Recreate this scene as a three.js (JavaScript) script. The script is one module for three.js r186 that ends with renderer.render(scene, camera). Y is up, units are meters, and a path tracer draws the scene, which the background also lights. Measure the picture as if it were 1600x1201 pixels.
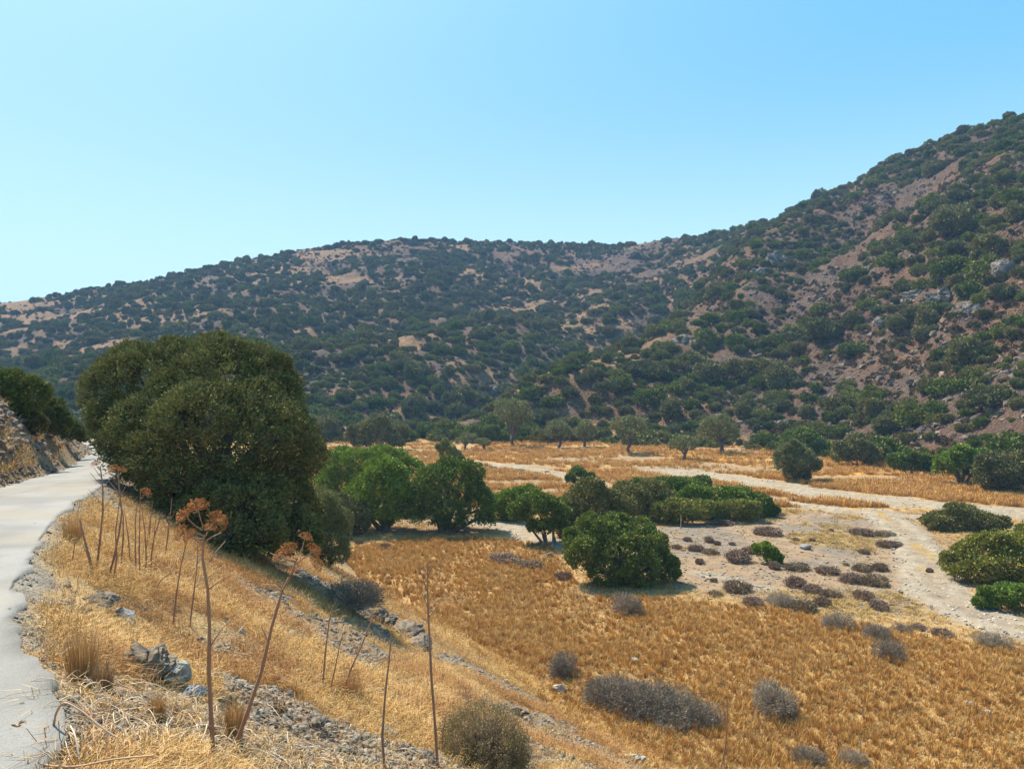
import * as THREE from 'three';
import { mergeGeometries } from 'three/addons/utils/BufferGeometryUtils.js';

// ---------------------------------------------------------------- camera, sky, sun, exposure
const scene = new THREE.Scene();
const EYE = 1.65, FPX = 1203;                         // eye height; focal length of the photograph in its own pixels
const camera = new THREE.PerspectiveCamera(53.06, 4 / 3, 0.05, 4000);
camera.position.set(0, EYE, 0);
camera.lookAt(0, EYE, -10);
const SUN = new THREE.Vector3(-0.42, 0.80, -0.43).normalize();
const SKY = { blue: [0.13, 0.53, 1.0], pale: [0.80, 1.12, 1.15], strength: 0.42 };
function makeSky() {
  const W = 512, H = 256, data = new Float32Array(W * H * 4), deg = 180 / Math.PI;
  for (let j = 0; j < H; j++) {
    const el = ((j + 0.5) / H - 0.5) * Math.PI, y = Math.sin(el);
    for (let i = 0; i < W; i++) {
      const a = ((i + 0.5) / W - 0.5) * 2 * Math.PI, x = Math.cos(a) * Math.cos(el), z = Math.sin(a) * Math.cos(el);
      const d = Math.acos(Math.max(-1, Math.min(1, x * SUN.x + y * SUN.y + z * SUN.z))) * deg;
      const A = 0.86 * Math.exp(-Math.pow(d / 43, 2.0)), B = Math.exp(-Math.pow(Math.max(0, el * deg) / 15.5, 2.6));
      const w = 1 - (1 - A) * (1 - 0.9 * B), glow = 1.6 * Math.exp(-Math.pow(d / 11, 1.3));
      for (let c = 0; c < 3; c++) data[(j * W + i) * 4 + c] = (SKY.blue[c] * (1 - w) + SKY.pale[c] * w + glow) * SKY.strength;
      data[(j * W + i) * 4 + 3] = 1;
    }
  }
  const t = new THREE.DataTexture(data, W, H, THREE.RGBAFormat, THREE.FloatType);
  t.mapping = THREE.EquirectangularReflectionMapping; t.magFilter = THREE.LinearFilter; t.needsUpdate = true;
  return t;
}
scene.background = makeSky();
scene.environment = scene.background;
const sun = new THREE.DirectionalLight(new THREE.Color().setRGB(1, 0.92, 0.80), 4.1);
sun.position.copy(SUN).multiplyScalar(400);
sun.castShadow = true;
sun.shadow.mapSize.set(4096, 4096);
Object.assign(sun.shadow.camera, { left: -260, right: 260, top: 200, bottom: -200, near: 1, far: 1200 });
scene.add(sun, sun.target);
scene.fog = new THREE.FogExp2(new THREE.Color().setRGB(0.32, 0.60, 1.0), 0.0004);
const renderer = new THREE.WebGLRenderer({ antialias: true });
renderer.setSize(1024, 768);
renderer.shadowMap.enabled = true;
renderer.toneMapping = THREE.LinearToneMapping;
renderer.toneMappingExposure = 2.44;

// ---------------------------------------------------------------- helpers
function rng(a) { return () => { a = (a + 0x6d2b79f5) | 0; let t = Math.imul(a ^ (a >>> 15), 1 | a); t = (t + Math.imul(t ^ (t >>> 7), 61 | t)) ^ t; return ((t ^ (t >>> 14)) >>> 0) / 4294967296; }; }
function h2(ix, iy, s = 0) { let h = Math.imul(ix, 374761393) + Math.imul(iy, 668265263) + Math.imul(s, 1274126177); h = Math.imul(h ^ (h >>> 13), 1274126177); return ((h ^ (h >>> 16)) >>> 0) / 4294967296; }
function n2(x, y, s = 0, wrap = 0) {
  const ix = Math.floor(x), iy = Math.floor(y), fx = x - ix, fy = y - iy, u = fx * fx * (3 - 2 * fx), v = fy * fy * (3 - 2 * fy);
  const m = wrap ? (k) => ((k % wrap) + wrap) % wrap : (k) => k, x0 = m(ix), x1 = m(ix + 1), y0 = m(iy), y1 = m(iy + 1);
  const a = h2(x0, y0, s), b = h2(x1, y0, s), c = h2(x0, y1, s), d = h2(x1, y1, s);
  return a + (b - a) * u + (c - a) * v + (a - b - c + d) * u * v;
}
function fbm(x, y, s = 0, o = 4) { let f = 0, a = 0.5, t = 0; for (let i = 0; i < o; i++) { f += a * n2(x, y, s + i * 17); t += a; x = x * 2.03 + 11.3; y = y * 2.03 + 7.7; a *= 0.5; } return f / t; }
const clamp = (x, a = 0, b = 1) => Math.max(a, Math.min(b, x)), lerp = (a, b, t) => a + (b - a) * t;
const smooth = (a, b, x) => { const t = clamp((x - a) / (b - a)); return t * t * (3 - 2 * t); };
const mixc = (a, b, t) => [lerp(a[0], b[0], t), lerp(a[1], b[1], t), lerp(a[2], b[2], t)];
function table(xs, ys, x) { if (x <= xs[0]) return ys[0]; for (let i = 1; i < xs.length; i++) if (x <= xs[i]) return lerp(ys[i - 1], ys[i], smooth(0, 1, (x - xs[i - 1]) / (xs[i] - xs[i - 1])) * 0.5 + 0.5 * (x - xs[i - 1]) / (xs[i] - xs[i - 1])); return ys[ys.length - 1]; }
const taken = {};
function numbered(name) { const k = (taken[name] = (taken[name] ?? -1) + 1); return k ? name + '_' + String(k).padStart(3, '0') : name; }
function tag(o, label, category, group, kind) { o.userData.label = label; if (category) o.userData.category = category; if (group) o.userData.group = group; if (kind) o.userData.kind = kind; return o; }
function shadows(o) { o.castShadow = o.receiveShadow = true; return o; }
function mesh(name, geo, mat, parent = scene) { const m = shadows(new THREE.Mesh(geo, mat)); m.name = parent === scene ? numbered(name) : name; parent.add(m); return m; }
function thing(name, pos, label, category, group) { const g = new THREE.Group(); g.name = numbered(name); g.position.set(...pos); scene.add(g); return tag(g, label, category, group); }
function copy(o, label, group) { const c = o.clone(); c.name = numbered(o.name.replace(/_\d{3}$/, '')); c.userData = { ...o.userData }; if (label) c.userData.label = label; if (group) c.userData.group = group; scene.add(c); return c; }

// collects tubes, leaves and blades into one geometry
class MB {
  constructor(smoothN = false) { this.p = []; this.i = []; this.c = []; this.n = smoothN ? [] : null; }
  v(x, y, z, c, nx, ny, nz) { this.p.push(x, y, z); this.c.push(c[0], c[1], c[2]); if (this.n) this.n.push(nx, ny, nz); return this.p.length / 3 - 1; }
  tube(pts, radii, sides, c, cEnd) {
    const N = pts.length, rings = [];
    for (let k = 0; k < N; k++) {
      const a = pts[Math.max(0, k - 1)], b = pts[Math.min(N - 1, k + 1)];
      let tx = b[0] - a[0], ty = b[1] - a[1], tz = b[2] - a[2]; const L = Math.hypot(tx, ty, tz) || 1; tx /= L; ty /= L; tz /= L;
      let ux, uy, uz; if (Math.abs(ty) < 0.9) { ux = tz; uy = 0; uz = -tx; } else { ux = 0; uy = -tz; uz = ty; }
      const ul = Math.hypot(ux, uy, uz); ux /= ul; uy /= ul; uz /= ul;
      const vx = ty * uz - tz * uy, vy = tz * ux - tx * uz, vz = tx * uy - ty * ux, r = Array.isArray(radii) ? radii[k] : radii, ring = [];
      const cc = cEnd ? mixc(c, cEnd, k / (N - 1)) : c;
      for (let s = 0; s < sides; s++) { const an = s / sides * 6.2832, ca = Math.cos(an), sa = Math.sin(an), nx = ux * ca + vx * sa, ny = uy * ca + vy * sa, nz = uz * ca + vz * sa; ring.push(this.v(pts[k][0] + nx * r, pts[k][1] + ny * r, pts[k][2] + nz * r, cc, nx, ny, nz)); }
      rings.push(ring);
    }
    for (let k = 0; k < N - 1; k++) for (let s = 0; s < sides; s++) { const a = rings[k][s], b = rings[k][(s + 1) % sides], d = rings[k + 1][s], e = rings[k + 1][(s + 1) % sides]; this.i.push(a, b, d, b, e, d); }
    return this;
  }
  leaf(x, y, z, dx, dy, dz, sx, sy, sz, len, wid, c) {          // rhombus from a base point along d, side direction s
    const a = this.v(x, y, z, c, 0, 1, 0), b = this.v(x + dx * len * 0.5 + sx * wid, y + dy * len * 0.5 + sy * wid, z + dz * len * 0.5 + sz * wid, c, 0, 1, 0);
    const d = this.v(x + dx * len, y + dy * len, z + dz * len, c, 0, 1, 0), e = this.v(x + dx * len * 0.5 - sx * wid, y + dy * len * 0.5 - sy * wid, z + dz * len * 0.5 - sz * wid, c, 0, 1, 0);
    this.i.push(a, b, d, a, d, e);
  }
  blade(x, y, z, az, lean, len, wid, c, cTip) {                 // a grass blade that bends outwards
    const ox = Math.cos(az), oz = Math.sin(az), sx = -oz * wid, sz = ox * wid, m = lean * len * 0.35, e = lean * len, hy = len * 0.6, ty = len * Math.sqrt(Math.max(0.05, 1 - lean * lean));
    const a = this.v(x - sx, y, z - sz, c, 0, 1, 0), b = this.v(x + sx, y, z + sz, c, 0, 1, 0);
    const d = this.v(x + ox * m - sx * 0.7, y + hy, z + oz * m - sz * 0.7, c, 0, 1, 0), f = this.v(x + ox * m + sx * 0.7, y + hy, z + oz * m + sz * 0.7, c, 0, 1, 0), t = this.v(x + ox * e, y + ty, z + oz * e, cTip ?? c, 0, 1, 0);
    this.i.push(a, b, f, a, f, d, d, f, t);
  }
  geo() {
    const g = new THREE.BufferGeometry();
    g.setAttribute('position', new THREE.BufferAttribute(new Float32Array(this.p), 3));
    g.setAttribute('color', new THREE.BufferAttribute(new Float32Array(this.c), 3));
    if (this.n) g.setAttribute('normal', new THREE.BufferAttribute(new Float32Array(this.n), 3));
    g.setIndex(new THREE.BufferAttribute(new Uint32Array(this.i), 1));
    return g;
  }
}

// ---------------------------------------------------------------- textures (grain only, tileable)
function grainTexture(size, fn) {
  const d = new Uint8Array(size * size * 4);
  for (let y = 0; y < size; y++) for (let x = 0; x < size; x++) { const v = fn(x / size, y / size), o = (y * size + x) * 4; for (let c = 0; c < 3; c++) d[o + c] = clamp(Array.isArray(v) ? v[c] : v) * 255; d[o + 3] = 255; }
  const t = new THREE.DataTexture(d, size, size); t.wrapS = t.wrapT = THREE.RepeatWrapping; t.magFilter = THREE.LinearFilter; t.needsUpdate = true; return t;
}
const tfbm = (u, v, f, s, o) => { let r = 0, a = 0.5, t = 0; for (let i = 0; i < o; i++) { r += a * n2(u * f, v * f, s + i * 31, f); t += a; f *= 2; a *= 0.55; } return r / t; };
const soilMap = grainTexture(1024, (u, v) => { const f = tfbm(u, v, 8, 1, 7), g = n2(u * 256, v * 256, 5, 256), k = tfbm(u, v, 64, 9, 3); const b = 0.5 + 0.62 * (f - 0.5) + 0.5 * (g - 0.5) + 0.35 * (k - 0.5); const p = clamp(b * 0.8 + 0.32, 0.25, 1); return [p, p * 0.985, p * 0.96]; });
const soilBump = grainTexture(1024, (u, v) => { const s = n2(u * 96, v * 96, 40, 96), k = n2(u * 200, v * 200, 44, 200); return 0.45 * tfbm(u, v, 12, 3, 6) + 0.35 * Math.pow(s, 3) + 0.2 * Math.pow(k, 2); });
const roadMap = grainTexture(1024, (u, v) => { const f = tfbm(u, v, 4, 61, 6), g = n2(u * 300, v * 300, 65, 300), sp = n2(u * 140, v * 140, 66, 140); let b = 0.86 + 0.3 * (f - 0.5) + 0.16 * (g - 0.5); if (sp > 0.9) b -= 0.12; return b; });
const roadBump = grainTexture(512, (u, v) => 0.5 * n2(u * 160, v * 160, 70, 160) + 0.5 * tfbm(u, v, 20, 72, 4));
const rep = (t, r) => { const c = t.clone(); c.repeat.set(r, r); c.needsUpdate = true; return c; };

// ---------------------------------------------------------------- the lie of the land (y = H(x, d), d metres ahead of the camera)
const V0 = -7.35;
const ST = [  // road stations: right edge x, d; width; level
  [-1.1, -8, 3.2, 0], [-1.35, -3, 3.2, 0], [-1.45, 0, 3.1, 0], [-2.1, 3.4, 3.1, 0], [-3.25, 5, 2.9, 0], [-4.45, 7, 2.8, -0.1], [-5.5, 9, 2.7, -0.2], [-7.2, 12.3, 2.5, -0.4], [-8.8, 16, 2.3, -0.63], [-10.6, 20.5, 2.2, -0.85], [-12.8, 26, 2.1, -1.15], [-16, 33, 2.1, -1.4], [-20, 41, 2.2, -1.7], [-27, 52, 2.3, -2.1], [-40, 66, 2.4, -2.6],
];
const ROAD = [];
{
  const cr = (a, b, c, d, t) => 0.5 * (2 * b + (c - a) * t + (2 * a - 5 * b + 4 * c - d) * t * t + (3 * b - a - 3 * c + d) * t * t * t);
  for (let i = 0; i < ST.length - 1; i++) for (let k = 0; k < 14; k++) { const q = [ST[Math.max(0, i - 1)], ST[i], ST[i + 1], ST[Math.min(ST.length - 1, i + 2)]]; ROAD.push([0, 1, 2, 3].map((c) => cr(q[0][c], q[1][c], q[2][c], q[3][c], k / 14))); }
  ROAD.push([...ST[ST.length - 1]]);
}
const ROADN = ROAD.map((p, i) => { const a = ROAD[Math.max(0, i - 1)], b = ROAD[Math.min(ROAD.length - 1, i + 1)], l = Math.hypot(b[0] - a[0], b[1] - a[1]); return [(b[1] - a[1]) / l, -(b[0] - a[0]) / l]; });  // towards the right-hand side
const SEG = new Float64Array(400);
function nearRoad(x, d) {           // e: metres to the right of the road's right edge (negative on the road and left of it), m: metres left of its left edge
  let best = 1e9, bi = 0, bt = 0; const D = SEG;
  for (let i = 0; i < ROAD.length - 1; i++) {
    const a = ROAD[i], b = ROAD[i + 1], vx = b[0] - a[0], vd = b[1] - a[1], t = clamp(((x - a[0]) * vx + (d - a[1]) * vd) / (vx * vx + vd * vd)), q = (x - a[0] - vx * t) ** 2 + (d - a[1] - vd * t) ** 2;
    D[i] = q; if (q < best) { best = q; bi = i; bt = t; }
  }
  const a = ROAD[bi], b = ROAD[bi + 1], px = lerp(a[0], b[0], bt), pd = lerp(a[1], b[1], bt), nx = lerp(ROADN[bi][0], ROADN[bi + 1][0], bt), nd = lerp(ROADN[bi][1], ROADN[bi + 1][1], bt);
  const side = (x - px) * nx + (d - pd) * nd, r0 = Math.sqrt(best), e = r0 * (side >= 0 ? 1 : -1), w = lerp(a[2], b[2], bt);
  let lev = lerp(a[3], b[3], bt), at = pd;
  if (e > 0.3) { let W = 0, L = 0, A = 0; const soft = 0.06 + 0.16 * r0; for (let i = 0; i < ROAD.length - 1; i++) { const k = (Math.sqrt(D[i]) - r0) / soft; if (k < 6) { const ww = Math.exp(-k) * Math.hypot(ROAD[i + 1][0] - ROAD[i][0], ROAD[i + 1][1] - ROAD[i][1]); W += ww; L += ww * ROAD[i][3]; A += ww * ROAD[i][1]; } } const m = smooth(0.3, 1.2, e); lev = lerp(lev, L / W, m); at = lerp(at, A / W, m); }
  return { e, m: -e - w, w, lev, at };
}
const HX = [-1200, -500, 0, 200, 400, 500, 640, 800, 930, 1000, 1100, 1200, 1300, 1400, 1500, 1600, 1800, 2100, 2600];
const HU = HX.map((p) => (p - 800) / FPX);
const FOOT = [120, 130, 132, 130, 125, 120, 122, 122, 119, 117, 114, 106, 97, 87, 76, 67, 58, 55, 55];
const RIDGE = [300, 320, 330, 345, 365, 375, 385, 390, 385, 360, 325, 285, 255, 230, 210, 195, 175, 165, 160];
const CREST = [560, 520, 474, 441, 401, 387, 371, 378, 380, 382, 363, 344, 301, 251, 206, 179, 118, 80, 80];
function hillAt(x, d) {
  const r = Math.hypot(x, d), u = d > 0.05 * r ? clamp(x / d, -1.66, 1.5) : (x < 0 ? -1.66 : 1.5), k = Math.sqrt(1 + u * u);
  const F = table(HU, FOOT, u) * k, R = table(HU, RIDGE, u) * k, top = EYE + (600.5 - table(HU, CREST, u)) / FPX * R / k;
  const back = d < 0 ? smooth(0, -0.6, d / r) : 0;
  return { r, u, F: lerp(F, 140, back), R: lerp(R, 300, back), top: lerp(top, 12, back), t: (r - F) / (R - F) };
}
function H(x, d, forRoad = false) {
  const q = hillAt(x, d);
  let v = V0 + (fbm(x / 9, d / 9, 3, 3) - 0.5) * 0.28 + (n2(x / 1.7, d / 1.7, 8) - 0.5) * 0.06, y = v;
  if (q.r < 85) {
    const n = nearRoad(x, d);
    if (n.e > 0) {
      const W = table([0, 8, 16, 30, 60], [14.5, 13.2, 11.8, 9.6, 10], n.at), t = clamp(n.e / W);
      const rough = smooth(0.1, 1.2, n.e) * (1 - smooth(0.75, 1, t));
      y = lerp(n.lev, v, 1 - Math.pow(1 - t, 1.06)) - 0.018 * (1 - smooth(0.2, 0.45, n.e)) + rough * ((fbm(x / 1.9, d / 1.9, 21, 4) - 0.5) * 0.42 + (n2(x * 2.2, d * 2.2, 23) - 0.5) * 0.06);
      
    } else if (n.m > 0) {
      const bh = table([0, 8, 16, 25, 30, 34, 38, 55], [2.0, 2.4, 2.7, 2.8, 2.5, 2.1, 1.6, 0.7], n.at), up = smooth(-0.5, 2.1, n.m) - smooth(-0.5, 2.1, 0);
      const gone = smooth(12, 40, n.m), low = 0.018 * (1 - smooth(0.15, 0.4, n.m));
      y = lerp(n.lev + bh * up + clamp(n.m - 1.4, 0, 14) * 0.12 + smooth(0.1, 0.8, n.m) * ((fbm(x / 1.1, d / 1.1, 31, 4) - 0.5) * 0.7 * (1 - smooth(3, 5, n.m)) + (fbm(x / 4, d / 4, 33, 3) - 0.5) * 0.4), v, gone) - low;
      
    } else y = n.lev - 0.018;
    y = lerp(y, v, smooth(62, 85, q.r));
  }
  if (q.t > 0) {
    const t = q.t, right = smooth(0.06, 0.36, q.u), g = lerp(0.66 * t + 0.34 * t * t, 0.95 * t + 0.05 * t * t, right);
    const amp = clamp(t * 4) * (1 - 0.75 * smooth(0.8, 1, t));
    let add = amp * ((fbm(x / 46, d / 46, 51, 4) - 0.5) * lerp(16, 15, right) + (fbm(x / 11, d / 11, 55, 4) - 0.5) * lerp(3.4, 6.2, right) + Math.abs(fbm(x / 4.5, d / 4.5, 57, 3) - 0.5) * -lerp(1.2, 4.2, right));
    { const ax = -4, ad = 118, bx = 84, bd = 272, L = Math.hypot(bx - ax, bd - ad), k = ((x - ax) * (bx - ax) + (d - ad) * (bd - ad)) / (L * L), off = ((x - ax) * (bd - ad) - (d - ad) * (bx - ax)) / L + (fbm(k * 5, 3, 59, 3) - 0.5) * 22; const f = smooth(-0.02, 0.14, k) * (1 - smooth(0.78, 1.0, k)) * smooth(0, 0.06, t); add += f * (7.5 * Math.exp(-Math.pow((off - 6) / (off > 6 ? 26 : 11), 2)) - 7 * Math.exp(-Math.pow((off + 20) / 15, 2))); }
    y = t <= 1 ? v + (q.top - V0) * g + add : q.top - Math.max(0, q.r - q.R) * 0.22 + add;
    y = Math.max(y, -30);
  }
  return y;
}
function ray(px, py) { return [(px - 800) / FPX, (600.5 - py) / FPX]; }
function hit(px, py) {                                // the point of the land that is seen at a pixel of the photograph
  const [u, s] = ray(px, py); let d0 = 0.8, d = 0.8;
  while (d < 600) { if (EYE + s * d <= H(u * d, d)) break; d0 = d; d *= 1.012; }
  for (let k = 0; k < 14; k++) { const m = (d0 + d) / 2; if (EYE + s * m <= H(u * m, m)) d = m; else d0 = m; }
  return [u * d, H(u * d, d), -d];
}
const at = (px, py, d) => [(px - 800) / FPX * d, EYE + (600.5 - py) / FPX * d, -d];
const flat = (px, py) => { const [u, s] = ray(px, py), d = (V0 - EYE) / s; return [u * d, d]; };   // on the valley floor

// ---------------------------------------------------------------- colours of the ground
function inside(poly, x, d) { let r = false; for (let i = 0, j = poly.length - 1; i < poly.length; j = i++) { const a = poly[i], b = poly[j]; if ((a[1] > d) !== (b[1] > d) && x < (b[0] - a[0]) * (d - a[1]) / (b[1] - a[1]) + a[0]) r = !r; } return r; }
function segDist(line, x, d) { let m = 1e9; for (let i = 0; i < line.length - 1; i++) { const a = line[i], b = line[i + 1], vx = b[0] - a[0], vd = b[1] - a[1], t = clamp(((x - a[0]) * vx + (d - a[1]) * vd) / (vx * vx + vd * vd + 1e-9)); m = Math.min(m, Math.hypot(x - a[0] - vx * t, d - a[1] - vd * t)); } return m; }
const F2 = (list) => list.map(([x, y]) => flat(x, y));
const GOLD = F2([[520, 862], [640, 843], [760, 842], [870, 855], [905, 930], [1060, 935], [1180, 950], [1330, 975], [1480, 1000], [1720, 1030], [2300, 1320], [700, 1320]]);
const PLAIN = F2([[1010, 830], [1230, 795], [1420, 812], [1440, 960], [1330, 965], [1180, 940], [1060, 915], [1030, 860]]);
const PATHS = {
  wash: [
    [[740, 722], [800, 727], [860, 738], [905, 750], [940, 762]], [[1040, 737], [1120, 744], [1200, 756], [1260, 768], [1340, 777], [1450, 787], [1600, 800], [1760, 812]], [[1150, 772], [1240, 786], [1330, 798], [1420, 806], [1520, 812]], [[740, 815], [800, 826], [850, 846], [900, 858]], [[1095, 896], [1140, 905], [1200, 922]],
  ].map(F2), washW: [2.8, 4.2, 2.0, 2.2, 0.9],
  track: F2([[1370, 798], [1402, 822], [1430, 850], [1452, 880], [1455, 905], [1462, 930], [1510, 955], [1580, 978], [1680, 1000], [1900, 1040]]),
};
function paleAt(x, d) {
  if (d < 22 || d > 110) return 0;
  let p = 0; const wob = (fbm(x / 3.1, d / 3.1, 81, 3) - 0.5) * 3.2;
  PATHS.wash.forEach((l, i) => { const s = segDist(l, x, d) + wob * Math.min(1, PATHS.washW[i] / 4); p = Math.max(p, 1 - smooth(PATHS.washW[i] * 0.35, PATHS.washW[i] * 0.75, s)); });
  const s = segDist(PATHS.track, x, d) + wob * 0.25; p = Math.max(p, 1 - smooth(0.9, 1.7, s));
  return p;
}
const C = { soil: [0.30, 0.20, 0.11], straw: [0.48, 0.325, 0.15], gold: [0.58, 0.33, 0.09], grey: [0.24, 0.21, 0.175], pale: [0.42, 0.35, 0.26], pink: [0.36, 0.25, 0.155], yell: [0.44, 0.30, 0.12], brown: [0.125, 0.066, 0.035], rust: [0.185, 0.092, 0.038], rock: [0.105, 0.078, 0.058] };
let SCREE;
function screeAt(x, d) {            // bare stony patches on the embankment, 0..1
  const a = fbm(x / 1.5 + 3, d / 2.2, 91, 4) + 0.25 * (fbm(x * 1.3, d * 1.3, 95, 2) - 0.5);
  SCREE ??= [[425, 915, 1.1], [455, 955, 1.3], [500, 1000, 0.8], [600, 975, 1.2], [640, 1010, 1.3], [690, 1050, 1.2], [560, 1035, 0.9], [740, 1090, 0.9], [470, 1120, 0.6], [520, 1170, 0.7], [620, 1170, 0.7], [850, 1120, 0.9], [920, 1165, 0.9], [385, 1110, 0.4], [250, 1085, 0.3], [150, 1000, 0.3], [600, 1090, 0.5]].map(([px, py, r]) => { const p = hit(px, py); return [p[0], -p[2], r]; });
  let b = a; for (const [sx, sd, r] of SCREE) { const q = ((x - sx) ** 2 + ((d - sd) * 0.7) ** 2) / (r * r); if (q < 4) b = Math.max(b, a + 0.12 * Math.exp(-q)); }
  return smooth(0.53, 0.62, b);
}
function groundColor(x, d) {
  const q = hillAt(x, d), big = fbm(x / 6, d / 6, 61, 4), fine = fbm(x * 1.7, d * 1.7, 65, 3);
  if (q.r < 85) {
    const n = nearRoad(x, d);
    if (n.e <= -0.3 && n.m <= 0) return C.grey;
    if (n.e > -0.3 && n.e < 13) {
      const W = table([0, 8, 16, 30, 60], [14.5, 13.2, 11.8, 9.6, 10], n.at), t = n.e / W;
      if (t < 0.97) { let c = mixc(C.straw, C.soil, smooth(0.4, 0.6, fine)); c = mixc(c, C.grey, screeAt(x, d) * 0.95); c = mixc(c, [0.30, 0.265, 0.215], (1 - smooth(0.0, 0.3, n.e)) * 0.8); return mixc(c, [0.38, 0.25, 0.13], smooth(0.5, 0.68, fbm(x / 0.9, d / 0.9, 64, 3)) * 0.8); }
    }
    if (n.m > 0 && n.m < 14) { let c = mixc([0.21, 0.155, 0.115], [0.30, 0.215, 0.15], smooth(0.35, 0.65, fine)); c = mixc(c, [0.42, 0.28, 0.13], smooth(0.54, 0.64, big) * 0.6); c = mixc(c, C.straw, smooth(1.5, 2.2, n.m)); return c; }
  }
  if (q.t > 0) {
    const right = smooth(0.08, 0.34, q.u), k = fbm(x / 22, d / 22, 71, 4);
    let c = mixc(C.brown, C.rust, smooth(0.42, 0.62, k) * lerp(1, 0.55, right)); c = mixc(c, C.rock, smooth(0.5, 0.66, fbm(x / 7, d / 7, 73, 4)) * lerp(0.5, 0.42, right));
    c = mixc(c, [0.36, 0.20, 0.08], smooth(0.57, 0.64, fbm(x / 30, d / 17, 75, 4)) * (1 - right) * 0.8);
    c = c.map((v) => v * (0.75 + 0.5 * fine)); return mixc(C.gold, c, smooth(0, 0.03, q.t));
  }
  const wob = (big - 0.5) * 5, wx = x + wob, wd = d + (fine - 0.5) * 3;
  let c = mixc(C.gold, C.straw, smooth(0.4, 0.62, big));
  if (inside(GOLD, wx, wd)) c = mixc([0.36, 0.23, 0.11], [0.56, 0.36, 0.15], smooth(0.3, 0.65, fine));
  else if (inside(PLAIN, wx, wd)) { c = mixc(C.pink, C.grey, smooth(0.45, 0.7, fbm(x / 3, d / 3, 63, 3)) * 0.7); c = mixc(c, C.yell, smooth(0.52, 0.62, fbm(x / 4, d / 4, 67, 3)) * 0.75); }
  else if (d > 55) { c = mixc(C.gold, C.straw, smooth(0.35, 0.6, fbm(x / 9, d / 4, 69, 4))); c = mixc(c, C.pink, smooth(0.5, 0.62, fbm(x / 8, d / 3.2, 70, 4)) * 0.85); }
  else c = mixc(C.pink, C.straw, smooth(0.4, 0.6, fbm(x / 3, d / 3, 72, 3)));
  const p = paleAt(x, d); if (p > 0) c = mixc(c, mixc(C.pale, C.grey, smooth(0.5, 0.75, fine) * 0.45), p * 0.9);
  return c.map((v) => v * (0.86 + 0.28 * fine));
}

// ---------------------------------------------------------------- ground and hills: one land, rings round the camera
const ANG = [];
{
  let a = 0; const side = []; while (a < Math.PI - 0.02) { const dg = a * 180 / Math.PI; a += (dg < 39 ? 0.13 : dg < 60 ? 0.7 : 4) / 180 * Math.PI; side.push(Math.min(a, Math.PI)); }
  ANG.push(...side.slice(0, -1).map((v) => -v).reverse(), 0, ...side.slice(0, -1), Math.PI);
}
function landMesh(name, radii, closeCentre) {
  const NA = ANG.length, NR = radii(0, 0).length, n = NA * NR, P = new Float32Array((n + 1) * 3), Cc = new Float32Array((n + 1) * 3), UV = new Float32Array((n + 1) * 2), I = [];
  ANG.forEach((a, i) => {
    const sx = Math.sin(a), sd = Math.cos(a), rr = radii(sx, sd);
    for (let j = 0; j < NR; j++) { const x = sx * rr[j], d = sd * rr[j], o = i * NR + j; P.set([x, H(x, d), -d], o * 3); UV.set([x, d], o * 2); Cc.set(groundColor(x, d), o * 3); }
  });
  P.set([0, H(0, 0.01), 0], n * 3); Cc.set(C.straw, n * 3);
  for (let i = 0; i < NA; i++) { const k = (i + 1) % NA; for (let j = 0; j < NR - 1; j++) { const a = i * NR + j, b = k * NR + j; I.push(a, a + 1, b, b, a + 1, b + 1); } if (closeCentre) I.push(n, i * NR, k * NR); }
  const g = new THREE.BufferGeometry();
  g.setAttribute('position', new THREE.BufferAttribute(P, 3)); g.setAttribute('color', new THREE.BufferAttribute(Cc, 3)); g.setAttribute('uv', new THREE.BufferAttribute(UV, 2));
  g.setIndex(new THREE.BufferAttribute(Uint32Array.from(I), 1)); g.computeVertexNormals();
  return g;
}
const groundMat = new THREE.MeshStandardMaterial({ name: 'dry_earth', vertexColors: true, roughness: 1, map: rep(soilMap, 1 / 2.7), bumpMap: rep(soilBump, 1 / 1.9), bumpScale: 0.05 });
groundMat.specularIntensity = 0.2;
const hillMat = new THREE.MeshStandardMaterial({ name: 'stony_slope', vertexColors: true, roughness: 1, map: rep(soilMap, 1 / 21), bumpMap: rep(soilBump, 1 / 17), bumpScale: 1.1 });
const gNR = 345;
const ground = mesh('ground', landMesh('ground', (sx, sd) => { const F = hillAt(sx * 50, sd * 50).F, r = []; for (let j = 0; j < gNR; j++) r.push(0.7 * Math.pow(F / 0.7, j / (gNR - 1))); return r; }, true), groundMat);
tag(ground, 'dry valley floor and grassy embankment of straw coloured earth', null, null, 'structure');
const hills = mesh('hills', landMesh('hills', (sx, sd) => { const q = hillAt(sx * 50, sd * 50), r = []; for (let j = 0; j < 160; j++) r.push(q.F + (q.R - q.F) * 1.06 * j / 159); for (let j = 1; j < 14; j++) r.push(q.R * (1.06 + 0.09 * j)); r[0] = q.F; return r; }, false), hillMat);
tag(hills, 'scrub covered brown hills rising all around the far side of valley', null, null, 'structure');

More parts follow.
